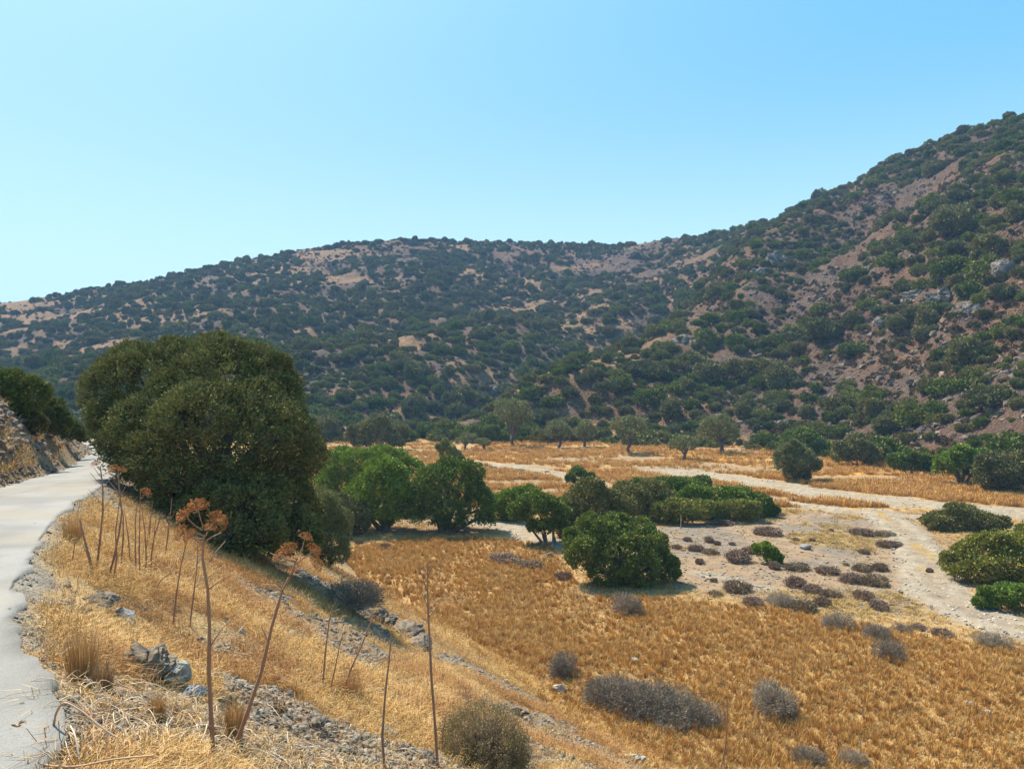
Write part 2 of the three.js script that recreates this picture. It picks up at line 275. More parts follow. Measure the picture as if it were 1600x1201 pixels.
// ---------------------------------------------------------------- road, track and gravel wash
{
  const mb = new MB(), uv = [], N = 36; let s = 0;
  for (let i = 0; i < ROAD.length; i++) {
    const p = ROAD[i], n = ROADN[i]; if (i) s += Math.hypot(p[0] - ROAD[i - 1][0], p[1] - ROAD[i - 1][1]);
    for (let k = -1; k <= N + 1; k++) {
      const kk = clamp(k, 0, N), edge = kk === 0 || kk === N, rag = edge ? (kk ? -1 : 1) * ((fbm(s * 1.1, kk, 101, 3) - 0.5) * 0.30 + (fbm(s * 7, kk, 102, 2) - 0.5) * 0.10) : 0, l = -p[2] * kk / N + rag + (k < 0 ? 0.015 : k > N ? -0.015 : 0), x = p[0] + n[0] * l, d = p[1] + n[1] * l;
      const worn = fbm(x * 1.2, d * 1.2, 103, 3), lane = Math.exp(-Math.pow((Math.abs(kk / N - 0.5) - 0.24) / 0.1, 2)); let c = mixc([0.27, 0.255, 0.23], [0.215, 0.20, 0.175], smooth(0.38, 0.62, worn) * 0.9 + (edge ? 0.5 : 0)); c = mixc(c, [0.235, 0.222, 0.2], lane * 0.8); c = mixc(c, [0.15, 0.14, 0.125], 0.55 * smooth(0.035, 0.0, Math.abs(fbm(x / 1.6 + 40, d / 1.6, 106, 4) - 0.5)) * smooth(0.45, 0.6, fbm(x / 4, d / 4, 107, 2))); c = mixc(c, [0.30, 0.25, 0.185], smooth(0.55, 0.75, fbm(x / 1.3, d / 1.3, 104, 4)) * 0.6);
      mb.v(x, p[3] + (k !== kk ? -0.07 : 0.004 + 0.03 * Math.sin(Math.PI * kk / N)), -d, c); uv.push(x, d);
      if (i && k >= 0) { const w = N + 3, a = (i - 1) * w + k; mb.i.push(a, a + 1, a + w, a + 1, a + w + 1, a + w); }
    }
  }
  const g = mb.geo(); g.setAttribute('uv', new THREE.BufferAttribute(new Float32Array(uv), 2)); g.computeVertexNormals();
  const m = new THREE.MeshStandardMaterial({ name: 'pale_concrete', vertexColors: true, roughness: 0.95, map: rep(roadMap, 1 / 2.3), bumpMap: rep(roadBump, 1 / 0.8), bumpScale: 0.006 });
  tag(mesh('road', g, m), 'narrow pale concrete road bending out of sight behind the large tree', null, null, 'structure');
}
function ribbon(name, line, width, lift, label, rutted) {
  const pts = []; for (let i = 0; i < line.length - 1; i++) { const L = Math.hypot(line[i + 1][0] - line[i][0], line[i + 1][1] - line[i][1]), n = Math.max(2, Math.ceil(L / 0.3)); for (let k = 0; k < n; k++) pts.push([lerp(line[i][0], line[i + 1][0], k / n), lerp(line[i][1], line[i + 1][1], k / n)]); }
  for (let it = 0; it < 8; it++) for (let i = 1; i < pts.length - 1; i++) { pts[i] = [(pts[i - 1][0] + pts[i + 1][0] + 2 * pts[i][0]) / 4, (pts[i - 1][1] + pts[i + 1][1] + 2 * pts[i][1]) / 4]; }
  const mb = new MB(), uv = [], N = 12;
  pts.forEach((p, i) => {
    const a = pts[Math.max(0, i - 1)], b = pts[Math.min(pts.length - 1, i + 1)], L = Math.hypot(b[0] - a[0], b[1] - a[1]) || 1, nx = (b[1] - a[1]) / L, nd = -(b[0] - a[0]) / L, end = Math.min(1, i / 6, (pts.length - 1 - i) / 6);
    for (let k = 0; k <= N; k++) {
      const f = k / N * 2 - 1, w = width * (0.62 + 0.85 * (fbm(i * 0.16, f > 0 ? 9 : 2, 111 + lift * 1000, 4) - 0.2)) * end, x = p[0] + nx * f * w, d = p[1] + nd * f * w, fine = fbm(x * 1.9, d * 1.9, 115, 3), rough = fbm(x / 1.4, d / 1.4, 117, 3);
      let c = mixc(C.pale, [0.40, 0.31, 0.21], smooth(0.38, 0.6, rough) * 0.9);
      if (rutted) { const rut = Math.exp(-Math.pow((Math.abs(f) - 0.55) / 0.25, 2)); c = mixc([0.36, 0.28, 0.20], C.pale, rut * 0.8); c = mixc(c, C.yell, smooth(0.55, 0.65, fbm(x / 2.2, d / 2.2, 119, 3)) * smooth(0.5, 0.2, Math.abs(f))); }
      c = mixc(c, groundColor(x, d), smooth(0.55, 1, Math.abs(f)) * 0.9).map((v) => v * (0.8 + 0.4 * fine));
      mb.v(x, H(x, d) + lift - (Math.abs(f) > 0.95 ? 0.05 : 0), -d, c); uv.push(x, d);
      if (i && k) { const o = (i - 1) * (N + 1) + k - 1; mb.i.push(o, o + 1, o + N + 1, o + 1, o + N + 2, o + N + 1); }
    }
  });
  const g = mb.geo(); g.setAttribute('uv', new THREE.BufferAttribute(new Float32Array(uv), 2)); g.computeVertexNormals();
  return tag(mesh(name, g, groundMat), label, null, null, 'structure');
}
ribbon('dirt_track', PATHS.track, 1.5, 0.05, 'pale rutted dirt track curving past the low green shrubs', true);
const WASHL = ['pale dry stream bed of gravel at the far left of valley floor', 'broad pale gravel wash crossing the valley floor below right hill', 'second pale gravel strip joining the dirt track', 'pale gravel patch beneath the multi stemmed green tree', 'small pale sandy patch among brown cushion shrubs'];
PATHS.wash.forEach((l, i) => ribbon('gravel_wash', l, PATHS.washW[i] * 0.42, 0.034 + i * 0.005, WASHL[i], false));

// ---------------------------------------------------------------- foliage
function leafMat(name, tr = 0.3, color = [1, 1, 1]) { return new THREE.MeshPhysicalMaterial({ name, vertexColors: true, color: new THREE.Color().setRGB(...color), roughness: 0.72, transmission: tr, thickness: 0, side: THREE.DoubleSide, specularIntensity: 0.25 }); }
const M = {
  leaf: leafMat('evergreen_leaf', 0.16, [1.14, 1.0, 0.78]), olive: leafMat('grey_green_leaf', 0.16), far: leafMat('olive_leaf', 0.2, [1.3, 1.25, 1.1]), bush: leafMat('bush_leaf', 0.18, [1.32, 1.25, 1.1]), dry: leafMat('dry_grass', 0.25),
  bark: new THREE.MeshStandardMaterial({ name: 'bark', vertexColors: true, roughness: 0.95 }), stalk: new THREE.MeshStandardMaterial({ name: 'dry_stalk', vertexColors: true, roughness: 0.8 }),
  twig: new THREE.MeshStandardMaterial({ name: 'grey_twig', vertexColors: true, roughness: 0.95 }), rock: new THREE.MeshStandardMaterial({ name: 'grey_stone', vertexColors: true, roughness: 0.95, flatShading: true }),
};
// leaves in clumps over ellipsoids [x, y, z, rx, ry, rz]; tones: list of linear colours
function crown(blobs, o) {
  const R = rng(o.seed ?? 1), mb = new MB(), cover = o.cover ?? 2.2, tones = o.tones, la = o.len * o.wid * 0.5;
  const g = () => (R() + R() + R() - 1.5) * 1.15;
  for (const b of blobs) {
    const [bx, by, bz, rx, ry, rz] = b, area = 4 * Math.PI * Math.pow((Math.pow(rx * ry, 1.6) + Math.pow(rx * rz, 1.6) + Math.pow(ry * rz, 1.6)) / 3, 1 / 1.6), rm = (rx + ry + rz) / 3, cr = (o.clump ?? 0.24) * Math.min(rm, o.clumpMax ?? 9);
    const nc = Math.max(8, Math.round(area / (cr * cr) * 0.75)), nl = Math.max(3, Math.round(area * cover / la / nc)), ph = R() * 100;
    for (let c = 0; c < nc; c++) {
      let ux = g(), uy = g(), uz = g(); const ul = Math.hypot(ux, uy, uz) || 1; ux /= ul; uy /= ul; uz /= ul;
      if (uy < (o.under ?? -0.55)) continue;
      const bump = 0.80 + 0.28 * n2(ux * 2.6 + ph, uy * 2.6 + uz * 3.1, 7) + (R() < (o.stray ?? 0.12) ? 0.16 * R() : 0) - (R() < 0.25 ? 0.3 * R() : 0);
      const cx = bx + ux * rx * bump, cy = by + uy * ry * bump, cz = bz + uz * rz * bump;
      let deep = false; for (const q of blobs) if (q !== b) { const k = ((cx - q[0]) / q[3]) ** 2 + ((cy - q[1]) / q[4]) ** 2 + ((cz - q[2]) / q[5]) ** 2; if (k < 0.5) { deep = true; break; } }
      if (deep) continue;
      const tone = mixc(tones[Math.floor(R() * tones.length)], tones[Math.floor(R() * tones.length)], R()), cs = cr * (0.65 + 0.7 * R());
      for (let k = 0; k < nl; k++) {
        let qx = g(), qy = g(), qz = g(); const x = cx + qx * cs, y = cy + qy * cs * 0.85, z = cz + qz * cs;
        let dx = ux * 0.7 + g() * 0.9, dy = uy * 0.7 + g() * 0.8 + (o.lift ?? 0.25), dz = uz * 0.7 + g() * 0.9; const dl = Math.hypot(dx, dy, dz) || 1; dx /= dl; dy /= dl; dz /= dl;
        let ax = g() + uz, ay = g() * 0.6, az = g() - ux; let sx = dy * az - dz * ay, sy = dz * ax - dx * az, sz = dx * ay - dy * ax; const sl = Math.hypot(sx, sy, sz) || 1;
        const j = 0.72 + 0.56 * R(), s = 0.75 + 0.5 * R();
        mb.leaf(x, y, z, dx, dy, dz, sx / sl, sy / sl, sz / sl, o.len * s, o.wid * s * 0.5, [tone[0] * j, tone[1] * j, tone[2] * j]);
      }
    }
  }
  return mb.geo();
}
function limb(mb, a, b, r0, r1, R, wob = 0.12, c = [0.16, 0.125, 0.09]) {
  const L = Math.hypot(b[0] - a[0], b[1] - a[1], b[2] - a[2]), n = 6, pts = [], rad = [];
  const w = [R() - 0.5, R() - 0.5, R() - 0.5, R() - 0.5];
  for (let k = 0; k <= n; k++) { const t = k / n, e = Math.sin(Math.PI * t) * wob * L, f = Math.sin(2 * Math.PI * t) * wob * L * 0.6; pts.push([lerp(a[0], b[0], t) + w[0] * e + w[2] * f, lerp(a[1], b[1], t), lerp(a[2], b[2], t) + w[1] * e + w[3] * f]); rad.push(lerp(r0, r1, t) * (k === 0 ? 1.35 : 1)); }
  mb.tube(pts, rad, 7, c);
  return pts;
}
// a plant whose crown is given as circles seen in the photograph: [px, py, radius px, depth offset m, squash]
function plant(name, label, category, base, depth, circles, o) {
  const g = thing(name, base, label, category, o.group), k = depth / FPX;
  const blobs = circles.map(([px, py, r, dz = 0, sq = 1, wide = 1]) => { const dd = depth + dz, p = at(px, py, dd), q = r * dd / FPX; return [p[0] - base[0], p[1] - base[1], p[2] - base[2], q * wide, q * sq, q * (o.thick ?? 0.9)]; });
  { const Q = rng((o.seed ?? 5) + 177), n0 = blobs.length; for (let i = 0; i < n0; i++) for (let k = 0; k < (o.lumps ?? 5); k++) { const b = blobs[i], a = Q() * 6.28, e = -0.35 + 1.5 * Q(), f = 0.28 + 0.26 * Q(), q = 0.72 + 0.2 * Q(); blobs.push([b[0] + Math.cos(a) * Math.cos(e) * b[3] * q, b[1] + Math.sin(e) * b[4] * q, b[2] + Math.sin(a) * Math.cos(e) * b[5] * q, b[3] * f, b[4] * f * 0.9, b[5] * f]); b[3] *= 0.97; b[4] *= 0.97; b[5] *= 0.97; } blobs.base = n0; }
  const tr = new MB(true), R = rng((o.seed ?? 5) + 77), bc = o.bark ?? [0.15, 0.12, 0.09];
  const stems = o.stems ?? 1, used = blobs.slice(0, Math.max(stems, Math.min(7, blobs.base)));
  used.forEach((b, i) => limb(tr, [(R() - 0.5) * (o.spread ?? 0.3), -0.25, (R() - 0.5) * (o.spread ?? 0.3)], [b[0], b[1] + b[4] * 0.2, b[2]], (o.trunk ?? 0.12) * (i ? 0.75 : 1), (o.trunk ?? 0.12) * 0.25, R, 0.14, bc));
  for (const b of blobs.slice(0, blobs.base)) for (let n = 0; n < (o.twigs ?? 10); n++) { const a = R() * 6.28, e = R() * 1.6 - 0.4; limb(tr, [b[0], b[1] - b[4] * 0.2, b[2]], [b[0] + Math.cos(a) * Math.cos(e) * b[3] * 0.9, b[1] + Math.sin(e) * b[4] * 0.9, b[2] + Math.sin(a) * Math.cos(e) * b[5] * 0.9], (o.trunk ?? 0.12) * 0.22, 0.008, R, 0.1, bc); }
  mesh('trunk', tr.geo(), M.bark, g);
  mesh('crown', crown(blobs, o), o.mat ?? M.leaf, g);
  return g;
}
const T = {
  big: [[0.248, 0.228, 0.066], [0.170, 0.166, 0.048], [0.198, 0.194, 0.060], [0.121, 0.122, 0.037]], bigPale: [[0.257, 0.251, 0.094], [0.176, 0.185, 0.062]],
  lent: [[0.169, 0.234, 0.027], [0.133, 0.190, 0.025], [0.214, 0.281, 0.037], [0.107, 0.147, 0.022]], lentDark: [[0.111, 0.152, 0.027], [0.152, 0.195, 0.035], [0.086, 0.117, 0.022]], yellowish: [[0.285, 0.281, 0.037], [0.223, 0.225, 0.035], [0.178, 0.186, 0.031]],
  oliveT: [[0.176, 0.178, 0.075], [0.135, 0.143, 0.057], [0.203, 0.198, 0.088]], dull: [[0.162, 0.158, 0.053], [0.189, 0.178, 0.062], [0.121, 0.121, 0.041]],
};

// the large tree by the road
{
  const base = [-7.4, H(-7.4, 20), -20];
  plant('large_evergreen_tree', 'large dark rounded evergreen tree with foliage down to ground beside the road', 'tree', base, 20.5, [
    [340, 625, 96, 0, 0.9], [345, 700, 112, -0.9], [372, 785, 86, -1.4], [255, 695, 84, -0.4], [420, 720, 72, -0.6], [235, 615, 76, 0.4], [172, 612, 46, 0.5, 1.1], [362, 572, 50, 0.2, 0.9], [290, 575, 46, 0.3, 0.85], [425, 628, 50, 0], [200, 668, 52, 0], [420, 695, 78, -0.8], [300, 705, 92, -1.2], [232, 712, 42, -0.6],
    [412, 745, 56, -0.9], [438, 785, 46, -1.0], [318, 765, 60, -1.5], [374, 768, 60, -1.6], [345, 805, 52, -2.3], [340, 735, 56, -1.2], [285, 762, 52, -1.8], [380, 815, 56, -2.4], [352, 838, 36, -3.0], [408, 836, 38, -2.6], [338, 552, 36, 0.2], [282, 560, 34, 0.3], [190, 590, 36, 0.4], [415, 588, 36, 0.1], [455, 830, 44, -1.4], [432, 785, 58, 0.4], [415, 832, 50, -1.6], [447, 655, 24, 0.2], [400, 560, 28, 0.5],
  ], { seed: 11, len: 0.085, wid: 0.03, cover: 1.5, clump: 0.12, clumpMax: 1.5, tones: T.big, mat: M.olive, trunk: 0.3, stems: 7, spread: 1.2, under: -0.8, stray: 0.42, thick: 1, twigs: 8, lumps: 3 });
  const b2 = hit(512, 886);
  plant('pale_shrub', 'pale grey green shrub at the foot of the large roadside tree', 'shrub', b2, -b2[2], [[512, 838, 36, 0.5, 1.3], [500, 800, 34, 0.8, 1.1], [528, 862, 20, 0.2], [488, 850, 26, 0.2]], { seed: 14, len: 0.08, wid: 0.032, cover: 1.9, tones: T.bigPale, mat: M.olive, trunk: 0.06, clump: 0.22, under: -0.9 });
}
// shrubs on top of the roadside bank
{
  const S = (px, py, d, list, label, seed, tones) => { const base = hit(px, py); plant('bank_shrub', label, 'shrub', base, -base[2] + 0.6, list, { seed, len: 0.11, wid: 0.055, cover: 2, tones, trunk: 0.05, clump: 0.2, under: -0.9, group: 'shrubs on the roadside bank' }); };
  S(20, 650, 0, [[10, 612, 34], [45, 618, 26], [-20, 615, 34], [-60, 610, 40], [30, 635, 22]], 'rounded green shrub on the rocky bank at the left edge', 21, [...T.lent, ...T.lentDark, ...T.dull]);
  S(62, 674, 0, [[66, 643, 24], [84, 654, 20], [50, 648, 20], [96, 666, 14], [70, 662, 18]], 'dark green shrub on the rocky bank next to the road bend', 22, [...T.lentDark, ...T.dull]);
  S(32, 662, 0, [[34, 652, 17], [8, 640, 20], [56, 664, 16]], 'dull green low shrub spilling over edge of the rocky bank', 23, T.dull);
  S(93, 684, 0, [[104, 668, 17], [118, 674, 14], [92, 674, 14], [128, 682, 8]], 'farthest small dark shrub on the bank where the road vanishes', 24, [...T.dull, ...T.lentDark]);
}
// green trees and shrubs on the valley floor
const onFloor = (px, py) => { const [x, d] = flat(px, py); return [x, H(x, d), -d]; };
function floorPlant(name, label, category, bx, by, circles, o) { const b = onFloor(bx, by); return plant(name, label, category, b, -b[2], circles, { len: 0.15, wid: 0.085, cover: 1.9, clump: 0.17, stray: 0.25, mat: M.bush, ...o }); }
const LT = 'broad green trees behind the gold grass';
floorPlant('green_tree', 'bright green broad tree rearmost of the clump right of the large tree', 'tree', 575, 800, [[565, 738, 38, 0, 0.95, 1.2], [610, 728, 34, 0, 0.85, 1.2], [532, 738, 32], [590, 760, 44], [640, 735, 20], [535, 770, 34], [515, 755, 24]], { seed: 31, tones: T.lent, trunk: 0.22, group: LT });
floorPlant('green_tree', 'rounded green tree with short visible trunk shading the gold grass', 'tree', 602, 831, [[595, 772, 52, 0, 0.9], [560, 795, 34], [630, 792, 36], [600, 740, 34, 0, 0.7], [590, 805, 30, 0.5, 0.8]], { seed: 32, tones: T.lent, trunk: 0.26, stems: 3, group: LT });
floorPlant('green_tree', 'widest dark green tree of the clump, its crown nearly touching ground', 'tree', 692, 831, [[700, 772, 54, 0, 0.9], [668, 792, 40], [735, 795, 38, 0, 1], [722, 748, 30], [690, 745, 26], [754, 808, 22], [700, 805, 34, 0.6, 0.8]], { seed: 33, tones: T.lentDark, trunk: 0.26, stems: 4, group: LT });
floorPlant('olive_shrub', 'dull olive shrub between the large roadside tree and green trees', 'shrub', 545, 838, [[545, 803, 32, 0, 1.0], [520, 800, 30], [560, 815, 20], [530, 820, 24]], { seed: 34, tones: T.dull, mat: M.olive, trunk: 0.1, len: 0.14, wid: 0.07, under: -0.9 });
floorPlant('feathery_shrub', 'thin feathery grey shrub showing above the dark green tree', 'shrub', 703, 762, [[700, 708, 13, 0, 1.5], [712, 715, 10], [692, 700, 9]], { seed: 35, tones: T.bigPale, mat: M.far, trunk: 0.04, cover: 0.5, stems: 4, stray: 0.7, twigs: 5 });
floorPlant('green_shrub', 'mid green dome shrub left of the multi stemmed tree', 'shrub', 795, 812, [[795, 788, 28, 0, 0.9], [774, 793, 20], [820, 785, 26], [805, 800, 20]], { seed: 36, tones: T.lent, trunk: 0.08, under: -0.9 });
floorPlant('multi_stemmed_tree', 'small dark green tree with several bare stems on pale gravel', 'tree', 856, 851, [[838, 795, 34, 0, 0.9], [862, 800, 26], [845, 825, 20], [815, 800, 20], [868, 822, 16]], { seed: 37, tones: T.lentDark, trunk: 0.11, stems: 5, spread: 0.9, twigs: 6, under: -0.3 });
floorPlant('green_shrub', 'tall rounded green shrub just behind the biggest shrub in the gold grass', 'shrub', 918, 842, [[920, 780, 34, 0, 1], [893, 798, 28], [948, 796, 30], [905, 820, 28], [968, 802, 26], [885, 820, 22]], { seed: 38, tones: T.dull, trunk: 0.12, under: -0.9 });
floorPlant('green_shrub', 'biggest rounded green shrub, casting its shadow on the gold grass', 'shrub', 968, 908, [[940, 842, 42, 0, 0.9], [992, 852, 44, 0, 0.9], [915, 862, 34, -0.6], [960, 822, 26, 0.4, 0.8], [1030, 882, 26, 0, 0.9], [1000, 888, 34, -0.8], [950, 890, 32, -0.8], [900, 842, 22], [1022, 852, 22], [1044, 892, 18, -0.3], [972, 870, 36, -1], [1005, 826, 20, 0.5], [918, 820, 18]], { seed: 39, tones: [...T.lentDark, ...T.lentDark, ...T.dull, T.lent[0]], trunk: 0.2, stems: 4, len: 0.12, wid: 0.065, under: -0.85 });
floorPlant('small_round_shrub', 'small dark round shrub alone on the far gravel strip', 'shrub', 906, 757, [[902, 742, 14], [916, 748, 10], [892, 748, 9]], { seed: 40, tones: T.lentDark, trunk: 0.06, under: -0.9 });
const TH = 'low thicket shrubs in the middle of the valley';
[[985, 812, [[988, 783, 30, 0, 0.9], [965, 790, 24], [1012, 775, 28], [1020, 795, 22]], T.dull, 'greyish shrub at left end of the low thicket'], [1040, 800, [[1040, 772, 30, 0, 0.8, 1.3], [1000, 768, 26, 0, 0.9], [1078, 772, 28, 0, 0.9], [1030, 785, 24], [1060, 786, 22]], T.lentDark, 'dark shrub with highest crown at the back of low thicket'], [1065, 818, [[1062, 795, 22, 0, 0.75, 1.3], [1035, 800, 18, 0, 0.8], [1092, 797, 20, 0, 0.8, 1.2], [1076, 804, 13], [1050, 806, 12]], [...T.yellowish, ...T.dull], 'yellow green shrub at front of the low thicket'], [1118, 808, [[1115, 780, 28, 0, 0.75, 1.3], [1086, 776, 24, 0, 0.8], [1148, 782, 24, 0, 0.8], [1096, 790, 20]], [...T.lent, ...T.lentDark], 'bright green shrub in the middle of low thicket'], [1145, 814, [[1143, 794, 20, 0, 0.75, 1.3], [1118, 800, 17, 0, 0.8], [1170, 796, 18, 0, 0.8, 1.2], [1130, 805, 11], [1158, 803, 12]], [...T.yellowish, ...T.dull], 'light green low shrub at front right of low thicket'], [1185, 806, [[1180, 790, 22, 0, 0.8, 1.3], [1205, 798, 12], [1160, 780, 22], [1192, 796, 16]], T.lentDark, 'tapering dark shrub at right end of the low thicket'], [1092, 768, [[1092, 758, 16, 0, 0.9, 1.3], [1070, 756, 12]], T.lentDark, 'small dark shrub showing over the back of low thicket']].forEach(([x, y, c, t, l], i) => floorPlant('thicket_shrub', l, 'shrub', x, y, c, { seed: 50 + i, tones: t, trunk: 0.07, under: -0.9, len: 0.13, wid: 0.075, group: TH }));
floorPlant('mound_shrub', 'low grey green mound shrub between two pale gravel strips', 'shrub', 1512, 828, [[1500, 812, 27, 0, 0.75, 1.6], [1548, 818, 19, 0, 0.7, 1.6], [1465, 815, 17, 0, 0.7, 1.5], [1502, 800, 18, 0, 0.7, 1.5], [1525, 818, 20, -0.4, 0.7, 1.5], [1485, 822, 16, -0.5, 0.7, 1.6]], { seed: 61, tones: T.dull, trunk: 0.06, under: -0.9, len: 0.14, wid: 0.07 });
floorPlant('mound_shrub', 'wide olive green mound shrub beside the rutted dirt track', 'shrub', 1555, 905, [[1545, 872, 40, 0, 0.75, 1.2], [1595, 868, 42, 0, 0.85, 1.2], [1500, 882, 24, 0, 0.8, 1.2], [1560, 846, 26, 0, 0.7, 1.4], [1640, 870, 45], [1580, 888, 34, -0.7, 0.8, 1.2], [1530, 890, 26, -0.7, 0.7, 1.3], [1520, 865, 24, 0.3, 0.8]], { seed: 62, tones: [...T.dull, ...T.yellowish], trunk: 0.1, under: -0.9, len: 0.13, wid: 0.065 });
floorPlant('spreading_shrub', 'bright green ground hugging shrub nearest the lower right dirt track', 'shrub', 1575, 950, [[1560, 932, 22, 0, 0.7, 1.5], [1600, 932, 26, 0, 0.7, 1.4], [1540, 940, 14, 0, 0.7, 1.3], [1650, 935, 26]], { seed: 63, tones: [[0.14, 0.20, 0.035], [0.11, 0.165, 0.03]], trunk: 0.06, under: -0.9, len: 0.11, wid: 0.06 });
floorPlant('small_green_bush', 'small bright green bush among the brown cushion shrubs', 'shrub', 1202, 878, [[1193, 859, 13], [1205, 869, 12], [1215, 875, 8]], { seed: 64, tones: T.lent, trunk: 0.04, under: -0.9, len: 0.1, wid: 0.055 });

// olive trees standing in the far strip of grass and right edge trees
function oliveProto(seed, o = {}) {
  const g = new THREE.Group(); g.name = 'olive_tree'; const R = rng(seed), tr = new MB(true), blobs = [], n = o.n ?? 6;
  for (let i = 0; i < n; i++) { const a = i / n * 6.28 + R(), q = 0.75 + 0.7 * R(); blobs.push([Math.cos(a) * q, (o.h ?? 2.7) + (R() - 0.45) * 1.2, Math.sin(a) * q, 0.8 + 0.35 * R(), 0.6 + 0.3 * R(), 0.8 + 0.35 * R()]); }
  blobs.push([0, (o.h ?? 2.7) + 0.55, 0, 1.05, 0.85, 1.05]);
  const fork = [(R() - 0.5) * 0.5, 1.0, (R() - 0.5) * 0.5]; limb(tr, [0, -0.3, 0], fork, 0.26, 0.19, R, 0.25, [0.13, 0.105, 0.085]);
  blobs.forEach((b) => limb(tr, fork, [b[0], b[1], b[2]], 0.13, 0.03, R, 0.16, [0.13, 0.105, 0.085]));
  mesh('trunk', tr.geo(), M.bark, g);
  mesh('crown', crown(blobs, { seed, len: 0.24, wid: 0.11, cover: 1.35, clump: 0.24, tones: T.oliveT, stray: 0.25, under: -0.75 }), M.far, g);
  return g;
}
const olives = [oliveProto(71), oliveProto(72, { n: 5, h: 2.5 }), oliveProto(73, { n: 7, h: 3.1 })];
function setCopy(proto, x, d, s, turn, label, category, group, sq = 1) { const c = copy(proto, label, group); c.userData.category = category; c.position.set(x, H(x, d), -d); c.rotation.y = turn; c.scale.set(s, s * sq, s); return c; }
{
  const OG = 'olive trees standing along the far edge of the valley floor';
  [[756, 704, 22, 'small flat topped olive tree, right one of a close pair', 0.72], [728, 703, 26, 'small rounded olive tree, left one of a close pair', 0.9], [803, 697, 46, 'tall loose olive tree at left of the far tree row', 1.15], [874, 699, 34, 'rounded olive tree with thin trunk, in the far tree row right of the tallest', 1], [915, 698, 34, 'narrow pale olive tree between two rounder ones in the far row', 1.05], [984, 709, 42, 'olive tree with clear dark trunk set forward in the middle of the far grass', 1], [1069, 719, 36, 'wide leaning olive tree with forked trunk, farthest forward in the far grass', 0.85], [1127, 708, 50, 'largest olive tree in the row at the foot of the right hill', 1]]
    .forEach(([px, py, h, l, sq], i) => { const [x, d] = flat(px, py), s = (h * d / FPX) / 3.95 * 1.18; setCopy(olives[i % 3], x, d, s, i * 1.7, l, 'tree', OG, sq); });
  floorPlant('olive_tree', 'lone dense olive tree standing in open grass in front of the gravel wash', 'tree', 1249, 752, [[1245, 722, 24, 0, 1], [1226, 722, 17, 0, 1], [1264, 724, 16], [1240, 704, 16], [1252, 742, 11], [1236, 738, 12]], { seed: 80, tones: T.oliveT, mat: M.far, trunk: 0.16, stems: 4, spread: 0.7, len: 0.22, wid: 0.1, under: -0.8, stray: 0.3 });
  floorPlant('spreading_tree', 'light green spreading tree with short dark trunk at right end of valley', 'tree', 1503, 757, [[1490, 722, 24, 0, 0.75], [1518, 720, 24, 0, 0.75], [1505, 712, 22, 0, 0.6], [1476, 730, 16], [1528, 732, 14]], { seed: 81, tones: T.lent, trunk: 0.2, stems: 3, len: 0.26, wid: 0.15 });
  floorPlant('domed_tree', 'large domed olive green tree at the right edge of the valley', 'tree', 1590, 770, [[1580, 730, 38, 0, 0.75, 1.1], [1548, 738, 26], [1610, 738, 34], [1590, 750, 30], [1560, 752, 22]], { seed: 82, tones: T.dull, trunk: 0.2, len: 0.24, wid: 0.12, under: -0.9, mat: M.olive });
  floorPlant('hedge_shrub', 'low dark green shrub hugging the grass edge under the right hill', 'shrub', 1420, 740, [[1425, 720, 19, 0, 0.9], [1405, 722, 14], [1445, 724, 14]], { seed: 83, tones: T.lentDark, trunk: 0.1, under: -0.9, len: 0.26, wid: 0.15 });
  floorPlant('hedge_shrub', 'dark tree like shrub at the base of the bare right slope', 'shrub', 1340, 728, [[1335, 700, 22], [1360, 710, 17], [1315, 708, 16]], { seed: 84, tones: T.dull, trunk: 0.1, under: -0.9, len: 0.26, wid: 0.15 });
  floorPlant('hedge_shrub', 'tall dark shrub behind the lone olive tree', 'shrub', 1262, 712, [[1255, 690, 24, 0, 1], [1280, 700, 18], [1232, 698, 16]], { seed: 85, tones: T.lentDark, trunk: 0.1, under: -0.9, len: 0.28, wid: 0.16 });
  floorPlant('hedge_shrub', 'rounded shrub at the far left corner of the valley grass', 'shrub', 600, 702, [[590, 675, 26], [620, 682, 18], [562, 682, 18]], { seed: 86, tones: T.dull, trunk: 0.1, under: -0.9, len: 0.3, wid: 0.18 });
  floorPlant('hedge_shrub', 'bright green shrub behind the close pair of olive trees', 'shrub', 752, 692, [[765, 676, 14], [740, 674, 13]], { seed: 87, tones: [[0.16, 0.18, 0.035], [0.12, 0.15, 0.035]], trunk: 0.1, under: -0.9, len: 0.3, wid: 0.18 });
}

// ---------------------------------------------------------------- scrub on the hills
const SHRUB_SETS = [
  [T.dull, 0.75], [T.lentDark, 0.8], [T.oliveT, 0.9], [[...T.lent, ...T.dull], 0.7], [[[0.10, 0.115, 0.05], [0.13, 0.145, 0.06]], 0.85], [T.lentDark, 0.65], [[[0.18, 0.19, 0.06], [0.14, 0.16, 0.055]], 0.8],
];
const protos = SHRUB_SETS.map(([tones, sq], i) => {
  const R = rng(200 + i), blobs = [[0.1 * R(), sq * 0.55, 0.1 * R(), 0.6 + 0.12 * R(), sq * 0.62, 0.6 + 0.12 * R()]];
  for (let k = 0; k < 9; k++) { const a = R() * 6.28, q = 0.3 + 0.6 * R(), r = 0.2 + 0.3 * R(); blobs.push([Math.cos(a) * q, sq * (0.2 + 1.0 * R() * (1.25 - q)), Math.sin(a) * q, r, r * (0.7 + 0.4 * R()), r]); }
  return crown(blobs, { seed: 210 + i, len: 0.14, wid: 0.085, cover: 1.6, clump: 0.22, tones, under: -0.85, stray: 0.35 });
});
const hillShrubs = [];
